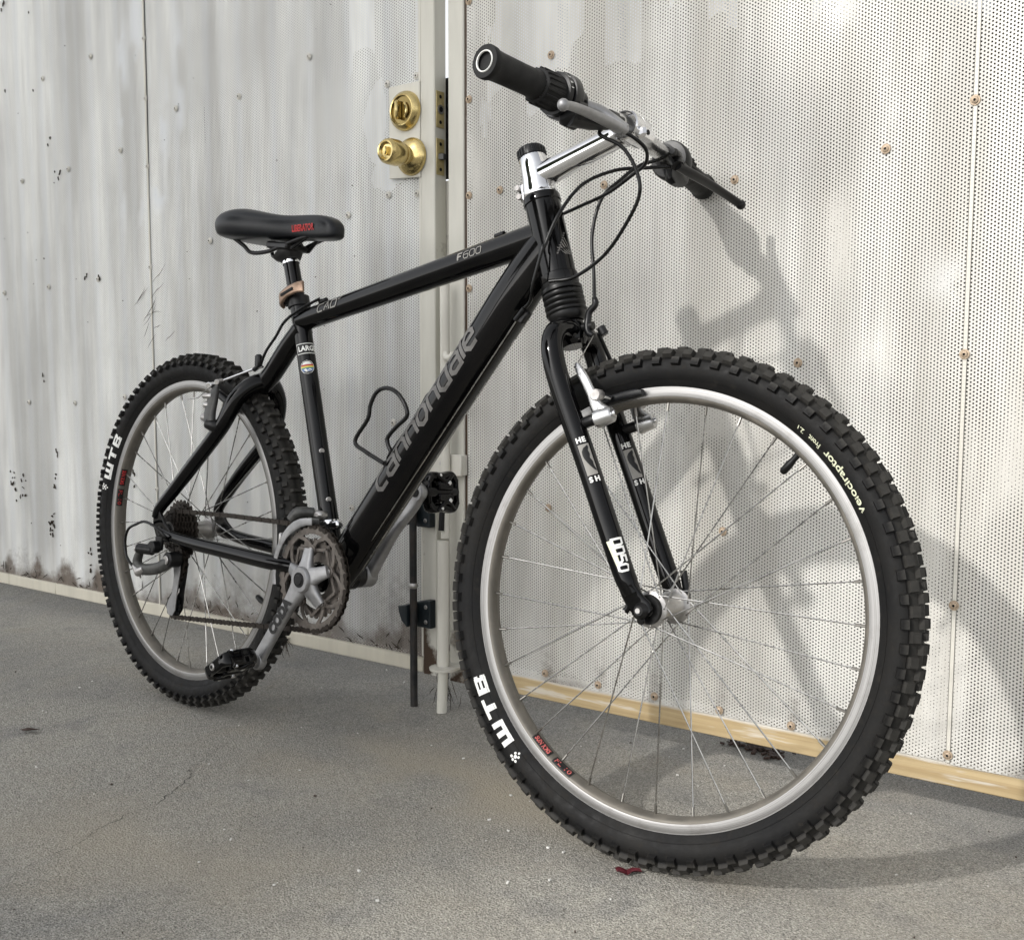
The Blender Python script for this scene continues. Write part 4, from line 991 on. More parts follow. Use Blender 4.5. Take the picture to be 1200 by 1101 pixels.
def disc_band(y0, y1, mat, r=Rr, lift=.0006, n=10):
    V = []; 
    for i in range(n + 1):
        y = y0 + (y1 - y0) * i / n; w = math.sqrt(max(0, r * r - y * y)); 
        for k in range(7): V.append((-w + 2 * w * k / 6, y + Rr))
    F = [(i * 7 + k, i * 7 + k + 1, (i + 1) * 7 + k + 1, (i + 1) * 7 + k) for i in range(n) for k in range(6)]
    merge(mbx, at_st(V, F, .2600, R_(48), mat, lift))
disc_band(-Rr, Rr, 'white', Rr, .0003); disc_band(-.011, .011, 'blackprint', .0111, .0006); disc_band(.0045, .0095, 'white', .0098, .0009); disc_band(.0018, .0045, 'redprint', .0113, .0009); disc_band(-.0008, .0018, 'yelprint', .0113, .0009); disc_band(-.0022, -.0008, 'greenprint', .0113, .0009); disc_band(-.0075, -.0022, 'blueprint', .0108, .0009)
merge(mbx, at_st([(-.007, .0075), (-.003, .0095), (0, .006), (.004, .0095), (.008, .0065), (.004, .004), (-.003, .0035)], [(0, 1, 2, 3, 4, 5, 6)], .2600, R_(48), 'white', .0012))
mbx.build('round_sticker', frame, smooth=False)
# head badge
mbx = MB()
for i in range(5):
    x = .0035 * i; V = [(x, 0), (x + .0016, 0), (x + .0016 - .012, .010 + .0035 * i), (x - .012 + .0005, .010 + .0035 * i)]
    merge(mbx, ring_print([(a + .002, b) for a, b in V], [(0, 1, 2, 3)], SO, SU, (1, 0, 0), .0252, .4975, R_(72), 'decalhi', None, ''))
for i in range(9): V = [(-.012 + .0021 * i + q[0], .0005 + .0036 * i + q[1]) for q in ((0, 0), (.003, .0005), (.0036, .003), (.0005, .0024))]; merge(mbx, ring_print(V, [(0, 1, 2, 3)], SO, SU, (1, 0, 0), .0252, .4975, R_(72), 'decal', None, ''))
mbx.build('head_badge', frame, smooth=False)

# ---- seat post, clamp, saddle
mb = MB(); P0, P1 = A(.3005, 0, .7560), A(.2745, 0, .8330); tube(mb, [P0, P1], .01365, 'paint', 24); d = unit(P1 - P0)
lathe(mb, [(0, .0148), (.003, .0152), (.006, .0148)], P1 - d * .010, d, 'chrome', 24)
tube(mb, smooth_path(F3((.2775, 0, .8290), (.2730, 0, .8385), (.268, 0, .846)), 4), [(.0150, .0150), (.0230, .0200), (.0280, .0225)], 'satin', 20, upv=(0, 1, 0), sup=3)
box(mb, (.2660, 0, .8535), (.060, .052, .012), 'satin', ax=[(.99, 0, -.12), (0, 1, 0), (.12, 0, .99)], bev=.003); mb.build('seat_post', BK)
mb = MB(); lathe(mb, [(0, .0172), (.001, .0192), (.018, .0192), (.019, .0172)], A(.3052, 0, .7475), stax, 'satin', 28)
box(mb, (.2790, 0, .7590), (.016, .030, .014), 'satin', bev=.003); clamp = mb.build('seat_clamp', BK)
mb = MB(); tube(mb, smooth_path([A(.2745, -.010, .7540), A(.2800, -.021, .7600), A(.3000, -.0255, .7700), A(.3250, -.0250, .7775), A(.3400, -.0200, .7800)], 6), [(.0030, .0095), (.0030, .0100), (.0030, .0085), (.0028, .0090), (.0028, .0100)], 'bronze', 14, upv=(-.28, 0, .96), sup=4)
tube(mb, [A(.2900, -.0292, .7660), A(.3220, -.0290, .7765)], [(.0006, .0028), (.0006, .0030)], 'dark', 10, upv=(-.28, 0, .96)); cyl(mb, (.2730, -.016, .7560), (.2730, .018, .7560), .0058, 'satin', 14, ch=.001); mb.build('quick_release_lever', clamp)
xs_ = [.1240, .1260, .1330, .1440, .1610, .1870, .2120, .2420, .2740, .3100, .3460, .3770, .3940, .4030, .4065]
wd_ = [.020, .048, .062, .0685, .0710, .0685, .0600, .0460, .0340, .0265, .0232, .0220, .0195, .0140, .0060]
tp_ = [.8950, .9060, .9130, .9190, .9235, .9235, .9185, .9120, .9065, .9045, .9035, .8985, .8910, .8820, .8720]
bt_ = [.8870, .8780, .8730, .8695, .8670, .8650, .8640, .8650, .8645, .8625, .8590, .8565, .8570, .8600, .8650]
mb = MB(); V = []; n = 28
for x, w, tz, bz in zip(xs_, wd_, tp_, bt_):
    for k in range(n):
        a = 2 * math.pi * k / n; ca, sa = math.cos(a), math.sin(a); ex = .72 if sa > 0 else .40
        y = w * math.copysign(abs(ca) ** .62, ca) * (1.0 if sa > 0 else .96); zc = bz + (tz - bz) * .42
        z = zc + ((tz - zc) if sa > 0 else (zc - bz)) * math.copysign(abs(sa) ** ex, sa)
        dip = .004 * math.exp(-(y / .012) ** 2) if (sa > 0 and .15 < x < .35) else 0
        V.append((x, y, z - dip))
F = [(i * n + k, (i + 1) * n + k, (i + 1) * n + (k + 1) % n, i * n + (k + 1) % n) for i in range(len(xs_) - 1) for k in range(n)] + [tuple(range(n)), tuple((len(xs_) - 1) * n + k for k in range(n - 1, -1, -1))]
mb.add(V, F, 'saddle'); sad = mb.build('saddle', BK, angle=70)
sb = sad.modifiers.new('smooth', 'SUBSURF'); sb.levels = 1; sb.render_levels = 2
mb = MB()
for sg in (-1, 1):
    tube(mb, smooth_path([A(.160, sg * .040, .872), A(.178, sg * .030, .858), A(.194, sg * .024, .8455), A(.235, sg * .022, .8445), A(.270, sg * .022, .8500), A(.330, sg * .018, .862), A(.385, sg * .010, .868)], 5), .0036, 'satin', 10)
    tube(mb, [A(.300, sg * .018, .846), A(.335, sg * .012, .864)], .0032, 'satin', 8)
mb.build('saddle_rail', sad)
TV, TF = text_mesh('LIBERATOR', .035); wx = TV[:, 0].max(); out = []
def saddle_side(x, z):  # near side surface
    w = np.interp(x, xs_, wd_); tz = np.interp(x, xs_, tp_); bz = np.interp(x, xs_, bt_); zc = bz + (tz - bz) * .42
    u_ = (z - zc) / (tz - zc) if z > zc else (zc - z) / (zc - bz); ex = .72 if z > zc else .40; u_ = min(.98, max(0, u_)); sa = u_ ** (1 / ex); return -w * (math.sqrt(1 - sa * sa)) ** .62 * (1 if z > zc else .96)
for a, b in TV:
    x = .3120 + a / wx * .054; z = .8720 + b * .0105 + (x - .312) * .01; out.append((x, saddle_side(x, z) - .0014, z))
mb = MB(); mb.add(out, TF, 'redprint'); mb.build('lettering', sad, smooth=False)

# ---- fork, headset boot, stem
mb = MB()
for sg in (-1, 1):
    tube(mb, smooth_path(STs([(.3900, .004, sg * .004), (.3935, .0035, sg * .022), (.3870, .001, sg * .042), (.3680, -.0015, sg * .0545), (.3368, -.0015, sg * .0590), (.2881, .0030, sg * .0595), (.2060, .0140, sg * .0590), (.1324, .0222, sg * .0585), (.0650, .0300, sg * .0580), (.0400, .0335, sg * .0575), (.0230, .0370, sg * .0560)]), 6), [.0150, .0155, .0150, .0150, .0150, .0150, .0148, .0146, .0144, .0140, .0110], 'paint', 24)
    tube(mb, smooth_path(STs([(.0340, .0345, sg * .0572), (.0200, .0360, sg * .0560), (.0090, .0400, sg * .0545), (.0000, .0448, sg * .0540), (-.0080, .0500, sg * .0540)]), 4), [(.0125, .0125), (.0065, .0135), (.0050, .0140), (.0048, .0150), (.0045, .0100)], 'paint', 18, upv=DF, sup=2.6)
    tube(mb, smooth_path(STs([(.0140, .0330, sg * .0545), (.0080, .0260, sg * .0545), (.0040, .0205, sg * .0545)]), 4), [.0045, .0042, .0048], 'paint', 12); cyl(mb, ST(.0040, .0205, sg * .0590), ST(.0040, .0205, sg * .0602), .0020, 'hub', 8)
    cyl(mb, ST(-.0120, .0400, sg * .0545 - .003), ST(-.0120, .0400, sg * .0545 + .003), .0055, 'paint', 12, ch=.001)
    cyl(mb, ST(.2520, .012, sg * .0560), ST(.2520, .050, sg * .0560), .0075, 'satin', 14, ch=.001)
lathe(mb, [(.372, .016), (.378, .020), (.398, .0215), (.404, .0200), (.412, .0170)], SO, SU, 'paint', 28, caps=True)
cyl(mb, ST(.3950, .010, 0), ST(.3900, .036, 0), .0060, 'satin', 12)
fork = mb.build('fork', BK, angle=45)
def leg_print(VF, sg, s0, s1, width, height, th0, mat, name='lettering'):
    f_ = lambda s: np.interp(s, [.0650, .1324, .2060, .2881], [.0300, .0222, .0140, .0030])
    p0 = ST(s0, f_(s0), sg * .0590); p1 = ST(s1, f_(s1), sg * .0585); V, F = VF; V = np.array(V); ax = unit(p1 - p0); near = unit(-DL - ax * (-DL @ ax)); fd = unit(DF - ax * (DF @ ax)); out = []
    wx = V[:, 0].max(); L = np.linalg.norm(p1 - p0)
    return V, F, p0, ax, near, fd
def leg_map(pts, sg, s0, th0, r=.0149, lift=.0006, along=True):
    """pts (along the leg downwards in metres, around the leg in metres)"""
    f_ = lambda s: np.interp(s, [.0650, .1324, .2060, .2881], [.0300, .0222, .0140, .0030]); p0 = ST(s0, f_(s0), sg * .0590); p1 = ST(s0 - .05, f_(s0 - .05), sg * .0590); ax = unit(p1 - p0)
    near = unit(-DL - ax * (-DL @ ax)); fd = unit(DF - ax * (DF @ ax)); out = []
    for a, b in pts: th = th0 + b / (r + lift); out.append(p0 + ax * a + near * ((r + lift) * math.cos(th)) + fd * ((r + lift) * math.sin(th)))
    return out
def leg_band(mb_, sg, s0, th0, rows, mat, r=.0152, lift=.0004, n=7):
    P = []
    for a, b0, b1 in rows: P += [(a, b0 + (b1 - b0) * k / n) for k in range(n + 1)]
    mb_.add(leg_map(P, sg, s0, th0, r, lift), [(i * (n + 1) + k, i * (n + 1) + k + 1, (i + 1) * (n + 1) + k + 1, (i + 1) * (n + 1) + k) for i in range(len(rows) - 1) for k in range(n)], mat)
for sg in (-1, 1):
    mbx = MB()
    for ch, a0, b0 in (('H', .000, .0005), ('E', .000, .0085), ('S', .0545, .0010), ('H', .0545, .0088)):
        TV, TF = text_mesh(ch, .05); TV = TV * .0066; mbx.add(leg_map([(a0 + .0066 - b, b0 + a * 1.05) for a, b in TV], sg, .2310, R_(10), .0152, .0007), TF, 'white')
    leg_band(mbx, sg, .2310, R_(10), [(.0095 + .0425 * k / 12, .0005, .0155) for k in range(13)], 'decalhi')
    leg_band(mbx, sg, .2310, R_(10), [(.0120, .0125, .0132), (.0150, .0065, .0135), (.0190, .0035, .0118), (.0240, .0028, .0128), (.0290, .0036, .0112), (.0340, .0055, .0136), (.0400, .0085, .0134), (.0450, .0118, .0150), (.0475, .0148, .0154)], 'blackprint', lift=.0008)
    mbx.build('fork_decal', fork, smooth=False)
mbx = MB(); TV, TF = stroke_text('DD50', w=.66, th=.24, gap=.26); TV = TV.copy(); wx = TV[:, 0].max()
mbx.add(leg_map([(a / wx * .043, .0025 + b * .0135) for a, b in TV], -1, .0930, R_(14), .0149, .0009), TF, 'white')
leg_band(mbx, -1, .0930, R_(14), [(.0005 + .034 * i / 8, -.0045 + .005 * i / 8, .0045 + .001 * i / 8) for i in range(9)], 'yellowprint', .0149, .0005); mbx.build('fork_decal', fork, smooth=False)
# axle ends on the fork
mb = MB(); cyl(mb, ST(0, RAKE, -.0580), ST(0, RAKE, -.0660), .0105, 'satin', 18, r2=.0070, ch=.001); cyl(mb, ST(0, RAKE, -.0660), ST(0, RAKE, -.0680), .0035, 'hub', 10)
cyl(mb, ST(0, RAKE, .0580), ST(0, RAKE, .0660), .0105, 'satin', 18, r2=.0070, ch=.001); tube(mb, [ST(0, RAKE, .065), ST(.012, RAKE + .004, .068), ST(.045, RAKE + .006, .070)], [.006, .005, .005], 'satin', 10); mb.build('axle_skewer', BK)
mb = MB(); pr = [(.4070, .0205), (.4100, .0240), (.4160, .0262)]
for i in range(5): s0 = .4190 + i * .0080; pr += [(s0, .0262 + .0006 * i), (s0 + .0010, .0285), (s0 + .0040, .0290), (s0 + .0050, .0285), (s0 + .0060, .0258)]
pr += [(.4600, .0262), (.4640, .0266)]
lathe(mb, pr, SO, SU, 'boot', 36); mb.build('fork_boot', BK, angle=60)
mb = MB(); lathe(mb, [(.5945, .0238), (.5965, .0245), (.6040, .0240), (.6200, .0215), (.6380, .0200), (.6530, .0197), (.6540, .0190)], SO, SU, 'chrome', 36, caps=True)
tube(mb, STs([(.6225, .008), (.6235, .060), (.6240, .138)]), [(.0175, .0190), (.0160, .0165), (.0160, .0160)], 'chrome', 28)
lathe(mb, [(0, .0185), (.002, .0202), (.0205, .0205), (.0208, .0192), (.0212, .0192), (.0215, .0205), (.041, .0202), (.043, .0185)], ST(.6240, .1571, .0215), -DL, 'chrome', 32)
tube(mb, STs([(.6240, .130), (.6240, .146)]), [(.0160, .0160), (.0190, .0190)], 'chrome', 24)
box(mb, ST(.6080, .1740, 0), (.016, .030, .016), 'chrome', ax=[DU, DL, DF], bev=.004); cyl(mb, ST(.6060, .1790, -.008), ST(.6050, .1830, -.008), .0035, 'dark', 10)
box(mb, ST(.6080, -.0245, 0), (.028, .024, .010), 'chrome', ax=[DU, DL, DF], bev=.003); cyl(mb, ST(.6160, -.0270, -.0090), ST(.6160, -.0270, -.0150), .0045, 'hub', 10, ch=.0006); cyl(mb, ST(.6030, -.0270, -.0090), ST(.6030, -.0270, -.0150), .0045, 'hub', 10, ch=.0006)
stem = mb.build('stem', BK, angle=35)
mb = MB(); lathe(mb, [(.6540, .0188), (.6545, .0200), (.6660, .0196), (.6680, .0180), (.6680, .0)], SO, SU, 'plastic', 36)
for k in range(24):
    a = 2 * math.pi * k / 24; x, y, z = basis(SU); c = SO + SU * .6600 + (x * math.cos(a) + y * math.sin(a)) * .0200; box(mb, c, (.0016, .0020, .010), 'plastic', ax=[x * math.cos(a) + y * math.sin(a), np.cross(SU, x * math.cos(a) + y * math.sin(a)), SU])
mb.build('steerer_cap', BK)

# ---- handlebar and controls
def HB(l): k = abs(l) / .2858; return (.6238 + .0076 * k, .1571 - .0305 * k, l)
def bar(l, ds=0, df=0): s, f, q = HB(l); return ST(s + ds, f + df, q)
mb = MB(); ls = [-.280, -.20, -.12, -.06, -.035, 0, .035, .06, .12, .20, .280]
tube(mb, [bar(l) for l in ls], [.0111, .0111, .0112, .0118, .0128, .0128, .0128, .0118, .0112, .0111, .0111], 'alu', 22); mb.build('handlebar', BK)
for sg in (-1, 1):
    def bl(l): return bar(sg * l)
    ax_ = unit(bl(.28) - bl(.15)); mb = MB()
    Lg = np.linalg.norm(bl(.2858) - bl(.196))
    lathe(mb, [(0, .0150), (.001, .0172), (Lg * .3, .0168), (Lg * .75, .0172), (Lg - .012, .0178), (Lg - .008, .0195), (Lg - .002, .0198), (Lg, .0188), (Lg, .0125), (Lg - .004, .0118), (Lg - .004, .0)], bl(.196), ax_, 'grip', 32)
    g = mb.build('grip', BK, angle=50)
    mb = MB(); lathe(mb, [(Lg - .001, .0110), (Lg + .0008, .0112), (Lg + .0012, .0122), (Lg + .0002, .0128)], bl(.196), ax_, 'white', 32)
    mb.build('end_ring', g)
    # twist shifter: ribbed sleeve, indicator ring and housing
    mb = MB(); lathe(mb, [(0, .0175), (.002, .0205), (.030, .0222), (.034, .0225)], bl(.197), -ax_, 'grip', 30)
    x, y, z = basis(ax_)
    for k in range(18):
        a = 2 * math.pi * k / 18; r = x * math.cos(a) + y * math.sin(a)
        box(mb, bl(.197) - ax_ * .017 + r * .0212, (.0030, .0034, .029), 'grip', ax=[r, np.cross(ax_, r), ax_], bev=.0008)
    lathe(mb, [(.034, .0215), (.035, .0262), (.041, .0268), (.0415, .0235), (.044, .0240), (.045, .0285), (.058, .0285), (.062, .0260), (.063, .0120)], bl(.197), -ax_, 'plastic', 34)
    box(mb, bar(sg * .140, -.024, .006), (.030, .030, .034), 'plastic', ax=[DU, ax_, DF], bev=.007)
    tube(mb, [bar(sg * .150, -.030, .006), bar(sg * .120, -.033, .014), bar(sg * .095, -.033, .022)], [.0120, .0095, .0060], 'plastic', 14)
    sh = mb.build('shifter', BK, angle=40)
    mb = MB(); TV, TF = None, None
    marks = '87654321' if sg < 0 else '321'
    for i, chh in enumerate(marks):
        TV, TF = text_mesh(chh, .04); TV = TV * .0040; base_ = bl(.197) - ax_ * .0360; out = []
        for a, b in TV:
            th = (-.35 if sg < 0 else .2) + i * .30 + a / .027; r = DU * math.cos(th) + unit(np.cross(ax_, DU)) * math.sin(th) * sg ; out.append(base_ - ax_ * b + r * .0272)
        mb.add(out, TF, 'white')
    mb.build('gear_numbers', sh, smooth=False)
    # brake lever
    lm = 'crank' if sg < 0 else 'satin'
    mb = MB(); lathe(mb, [(0, .0125), (.001, .0165), (.013, .0165), (.014, .0125)], bl(.128), -ax_, 'satin', 24)
    if sg < 0: blade = [(.5813, .1860, -.085), (.5857, .1800, -.110), (.5880, .1750, -.150), (.5834, .1750, -.190), (.5770, .1754, -.215)]
    else: blade = [(.5900, .1720, .090), (.5840, .1775, .120), (.5767, .1840, .165), (.5672, .1903, .205), (.5574, .1968, .230)]
    tube(mb, smooth_path([bar(sg * .120, -.010, .010), bar(sg * .100, -.018, .020), ST(*blade[0])], 4), [(.012, .009), (.011, .009), (.009, .008)], 'satin' if sg > 0 else 'crank', 14)
    tube(mb, smooth_path(STs(blade), 6), [(.0062, .0052), (.0074, .0050), (.0070, .0040), (.0066, .0038), (.0062, .0042)], lm, 14, upv=DU, sup=2.8)
    ball(mb, ST(*blade[-1]), .0074, lm, 14)
    if sg > 0: ball(mb, ST(*blade[-1]) + DL * .006 - A(0, 0, 0), .0050, 'chrome', 10)
    box(mb, bar(sg * .088, -.020, .026), (.010, .022, .012), 'satin', ax=[DU, ax_, DF], bev=.002)
    cyl(mb, bar(sg * .098, -.020, .024), bar(sg * .068, -.022, .028), .0048, 'satin', 12, ch=.001)
    mb.build('brake_lever', BK, angle=45)
# ---- cables
mb = MB()
def cable(pts, r=.0025, mat='cable'): tube(mb, smooth_path(pts, 8), r, mat, 10)
cable([bar(-.098, -.033, .022)] + STs([(.5848, .1573, -.10), (.5604, .1790, -.092), (.5286, .1873, -.085), (.4992, .1827, -.080), (.4757, .1527, -.070), (.4558, .1007, -.050), (.4490, .046, -.040), (.455, .010, -.046)]))
mb.build('gear_cable', BK); mb = MB()
cable([bar(-.070, -.022, .028)] + STs([(.6002, .1679, -.070), (.5824, .182, -.055), (.5686, .1872, -.040), (.5585, .1758, -.025), (.5585, .1488, -.012), (.556, .100, .0), (.5697, .040, .028), (.578, -.010, .045)]) + [A(.815, .026, .840)])
mb.build('brake_cable', BK); mb = MB()
cable([bar(.070, -.022, .028)] + STs([(.6040, .1540, .075), (.6012, .1302, .06), (.5875, .1049, .045), (.5667, .0761, .03), (.5197, .0547, .02), (.463, .0493, .01), (.4247, .0466, .0)]))
mb.build('brake_cable', BK); mb = MB()
cable([bar(.098, -.033, .022)] + STs([(.5992, .1324, .07), (.6013, .100, .04), (.586, .0637, .005), (.5484, .0330, -.022), (.5102, .0080, -.034)]) + [A(.8875, -.040, .8025), A(.8767, -.043, .7573), A(.8650, -.034, .7340), A(.850, -.0290, .7240)])
mb.build('gear_cable', BK); mb = MB()
tube(mb, [A(.832, -.024, .709), A(.486, -.010, .318)], .0009, 'steel', 6); tube(mb, [A(.845, -.006, .720), A(.494, -.002, .312)], .0009, 'steel', 6)
mb.build('bare_cable', BK); mb = MB()
tube(mb, smooth_path([A(.365, -.004, .7605), A(.330, -.018, .742), A(.2940, -.022, .7215), A(.2713, -.022, .6971), A(.2432, -.021, .6723), A(.2271, -.020, .6485)], 6), .0025, 'cable', 8); mb.build('brake_cable', BK); mb = MB()
cable([A(.030, -.070, .322), A(.0342, -.080, .3304), A(.0128, -.085, .3442), A(-.025, -.086, .352), A(-.0567, -.086, .3443), A(-.085, -.085, .333), A(-.0955, -.085, .3146), A(-.0950, -.085, .292), A(-.0837, -.085, .2748), A(-.060, -.084, .261), A(-.0424, -.083, .2584)], .0026)
mb.build('gear_cable', BK)
# ---- V brakes
def front_brake(sg):
    mb = MB(); tube(mb, smooth_path(STs([(.3300, .0265, sg * .050), (.3180, .0320, sg * .054), (.3063, .0365, sg * .0560), (.2848, .0417, sg * .0560), (.2660, .0450, sg * .0550), (.2520, .0530, sg * .0550)]), 5), [(.0030, .0045), (.0035, .0060), (.0040, .0065), (.0042, .0070), (.0055, .0095), (.0070, .0140)], 'alu', 14, upv=DF, sup=2.6)
    cyl(mb, ST(.2510, .040, sg * .0560), ST(.2510, .0660, sg * .0560), .0125, 'alu', 20, r2=.0105, ch=.002); cyl(mb, ST(.2510, .0655, sg * .0560), ST(.2510, .0700, sg * .0560), .0045, 'chrome', 10, ch=.0008)
    cyl(mb, ST(.2810, .052, sg * .060), ST(.2810, .052, sg * .030), .0045, 'chrome', 12); cyl(mb, ST(.2810, .0500, sg * .0640), ST(.2810, .0500, sg * .0500), .0078, 'hub', 12, ch=.001)
    arm = mb.build('brake_arm', BK, angle=45)
    mb = MB(); pts = [ST(math.sqrt(.2785 ** 2 - (f - RAKE) ** 2), f, sg * .0200) for f in np.linspace(.020, .096, 9)]
    tube(mb, pts, [(.0055, .0040)] + [(.0060, .0062)] * 7 + [(.0055, .0040)], 'plastic', 12, upv=DU, sup=3); mb.build('brake_pad', arm)
    return arm
front_brake(-1); front_brake(1)
mb = MB(); tube(mb, smooth_path(STs([(.4260, .0470, 0), (.4200, .0470, 0), (.4150, .0440, .0), (.4105, .0350, -.0), (.4010, .0300, -.0), (.3900, .0275, -.002), (.3810, .0290, -.004), (.3745, .0360, -.006)]), 4), [.0036, .0046, .0046, .0046, .0050, .0052, .0050, .0040], 'plastic', 12)
tube(mb, [ST(.375, .036, -.006), ST(.3290, .0260, -.052)], .0009, 'steel', 6); cyl(mb, ST(.3320, .0265, -.0505), ST(.3270, .0258, -.0540), .0024, 'chrome', 8)
tube(mb, [ST(.378, .040, .002), ST(.3300, .0275, .052)], .0030, 'plastic', 8); cyl(mb, ST(.386, .044, .004), ST(.374, .047, .006), .0062, 'satin', 10, ch=.001); mb.build('brake_noodle', BK)
def rear_brake(sg):
    mb = MB(); tube(mb, smooth_path([A(.1370, sg * .050, .6080), A(.1460, sg * .058, .5980), A(.1490, sg * .064, .5800), A(.1500, sg * .068, .5620), A(.1520, sg * .070, .5450)], 5), [(.0030, .0060), (.0050, .0100), (.0065, .0130), (.0070, .0130), (.0075, .0130)], 'worn', 14, upv=(1, 0, 0), sup=2.8)
    cyl(mb, (.146, sg * .071, .5440), (.166, sg * .060, .5340), .0115, 'satin', 18, ch=.002)
    for q in ((.1360, .590, .0050), (.140, .574, .0060), (.134, .552, .0070)): cyl(mb, (q[0] + .012, sg * .064, q[1]), (q[0] - .006, sg * .070, q[1]), q[2], 'hub', 12, ch=.0012)
    arm = mb.build('brake_arm', BK, angle=45)
    mb = MB(); pts = [A(.2785 * math.cos(R_(a)), sg * .0200, Rw + .2785 * math.sin(R_(a))) for a in np.linspace(55, 72, 8)]; tube(mb, pts, [(.0060, .0050)] + [(.0060, .0062)] * 6 + [(.0060, .0050)], 'plastic', 12, upv=(.45, 0, .9), sup=3); mb.build('brake_pad', arm)
rear_brake(-1); rear_brake(1)
mb = MB(); tube(mb, [A(.2271, -.020, .6485), A(.2100, -.021, .640)], [.0040, .0044], 'plastic', 10); box(mb, (.222, -.021, .655), (.014, .010, .024), 'plastic', bev=.003); tube(mb, smooth_path([A(.235, -.0205, .645), A(.205, -.023, .6395), A(.1310, -.050, .6120)], 3), .0021, 'chrome', 8)
tube(mb, smooth_path([A(.1310, -.050, .6120), A(.1080, -.052, .600), A(.0817, -.050, .5871), A(.0482, -.050, .5834)], 4), .0009, 'steel', 6); cyl(mb, (.124, -.044, .612), (.132, -.062, .609), .0058, 'chrome', 12, ch=.001); cyl(mb, (.146, -.044, .618), (.154, -.060, .615), .0050, 'hub', 12, ch=.001); mb.build('brake_noodle', BK)
# ---- bottle cage
mb = MB()
tube(mb, smooth_path([A(.5788, -.034, .4941), A(.5368, -.034, .5093), A(.5068, -.034, .5255), A(.5355, -.034, .5616), A(.5403, -.034, .5831), A(.5532, -.034, .6033), A(.5747, -.034, .6108), A(.5986, -.034, .6052), A(.6181, -.034, .5886), A(.6258, -.034, .5693), A(.6038, -.034, .5524), A(.5844, -.034, .5353), A(.5850, -.034, .5248), A(.5926, -.034, .5133)], 5), .0034, 'cable', 12)
tube(mb, smooth_path([A(.5788, -.034, .4941), A(.5609, -.012, .4974), A(.5681, -.012, .5099), A(.6014, -.012, .5445), A(.6353, -.012, .5862), A(.6457, -.012, .6006), A(.6583, -.012, .6073), A(.6659, -.008, .6048), A(.6702, .004, .5959)], 5), .0034, 'cable', 12)
tube(mb, [A(.560, .010, .502), A(.650, .010, .604)], .0036, 'cable', 10); cyl(mb, (.5640, 0, .5060), (.5780, 0, .4950), .006, 'hub', 12); cyl(mb, (.6130, 0, .5650), (.6270, 0, .5540), .006, 'hub', 12)
mb.build('bottle_cage', BK)

# ---- drivetrain
def ring_plate(mb, c, r_in, r_root, r_tip, nt, thick, mat, wave=0):
    P = []
    for i in range(nt):
        for dt, r in ((0, r_root), (.28, r_tip), (.50, r_tip), (.78, r_root)): P.append((2 * math.pi * (i + dt) / nt, r))
    n = len(P); V = []
    for y in (-thick / 2, thick / 2):
        for a, r in P: V.append(c + A(math.cos(a) * r, y, math.sin(a) * r))
        for a, r in P: V.append(c + A(math.cos(a) * r_in, y, math.sin(a) * r_in))
    F = []
    for k in range(n):
        q = (k + 1) % n
        F.append((k, q, n + q, n + k)); F.append((2 * n + q, 2 * n + k, 3 * n + k, 3 * n + q)); F.append((k, 2 * n + k, 2 * n + q, q)); F.append((n + q, 3 * n + q, 3 * n + k, n + k))
    mb.add(V, F, mat)
CA = R_(237.0)
mb = MB(); c = BBc + A(0, -.0490, 0); ring_plate(mb, c, .0735, .0830, .0872, 42, .0034, 'ring')
for k in range(5):
    a = CA + 2 * math.pi * k / 5; b = c + A(math.cos(a), 0, math.sin(a)) * .047
    cyl(mb, b + A(0, .003, 0), b - A(0, .0035, 0), .0095, 'ring', 16, ch=.001); cyl(mb, b - A(0, .0030, 0), b - A(0, .0052, 0), .0050, 'hub', 12, ch=.0006); cyl(mb, b - A(0, .0050, 0), b - A(0, .0056, 0), .0026, 'dark', 8)
    for sg in (-1, 1):
        e = c + A(math.cos(a + sg * .46), 0, math.sin(a + sg * .46)) * .0760; mid = c + A(math.cos(a + sg * .20), 0, math.sin(a + sg * .20)) * .0620
        tube(mb, smooth_path([b, mid, e], 5), [(.0042, .0016), (.0034, .0016), (.0040, .0016)], 'ring', 8, upv=(0, 1, 0), sup=4)
        e2 = c + A(math.cos(a + sg * .46), 0, math.sin(a + sg * .46)) * .0760; m2 = c + A(math.cos(a + sg * .628), 0, math.sin(a + sg * .628)) * .0600
        tube(mb, smooth_path([b + A(0, .0004, 0), c + A(math.cos(a + sg * .40), .0, math.sin(a + sg * .40)) * .0520, m2], 4), [(.0028, .0014)] * 2, 'ring', 8, upv=(0, 1, 0), sup=4)
mb.build('chainring', BK, angle=30)
mb = MB(); ring_plate(mb, BBc + A(0, -.0420, 0), .0500, .0620, .0660, 32, .003, 'ring'); mb.build('chainring', BK, angle=30)
mb = MB(); ring_plate(mb, BBc + A(0, -.0350, 0), .0270, .0425, .0462, 22, .003, 'ring'); mb.build('chainring', BK, angle=30)
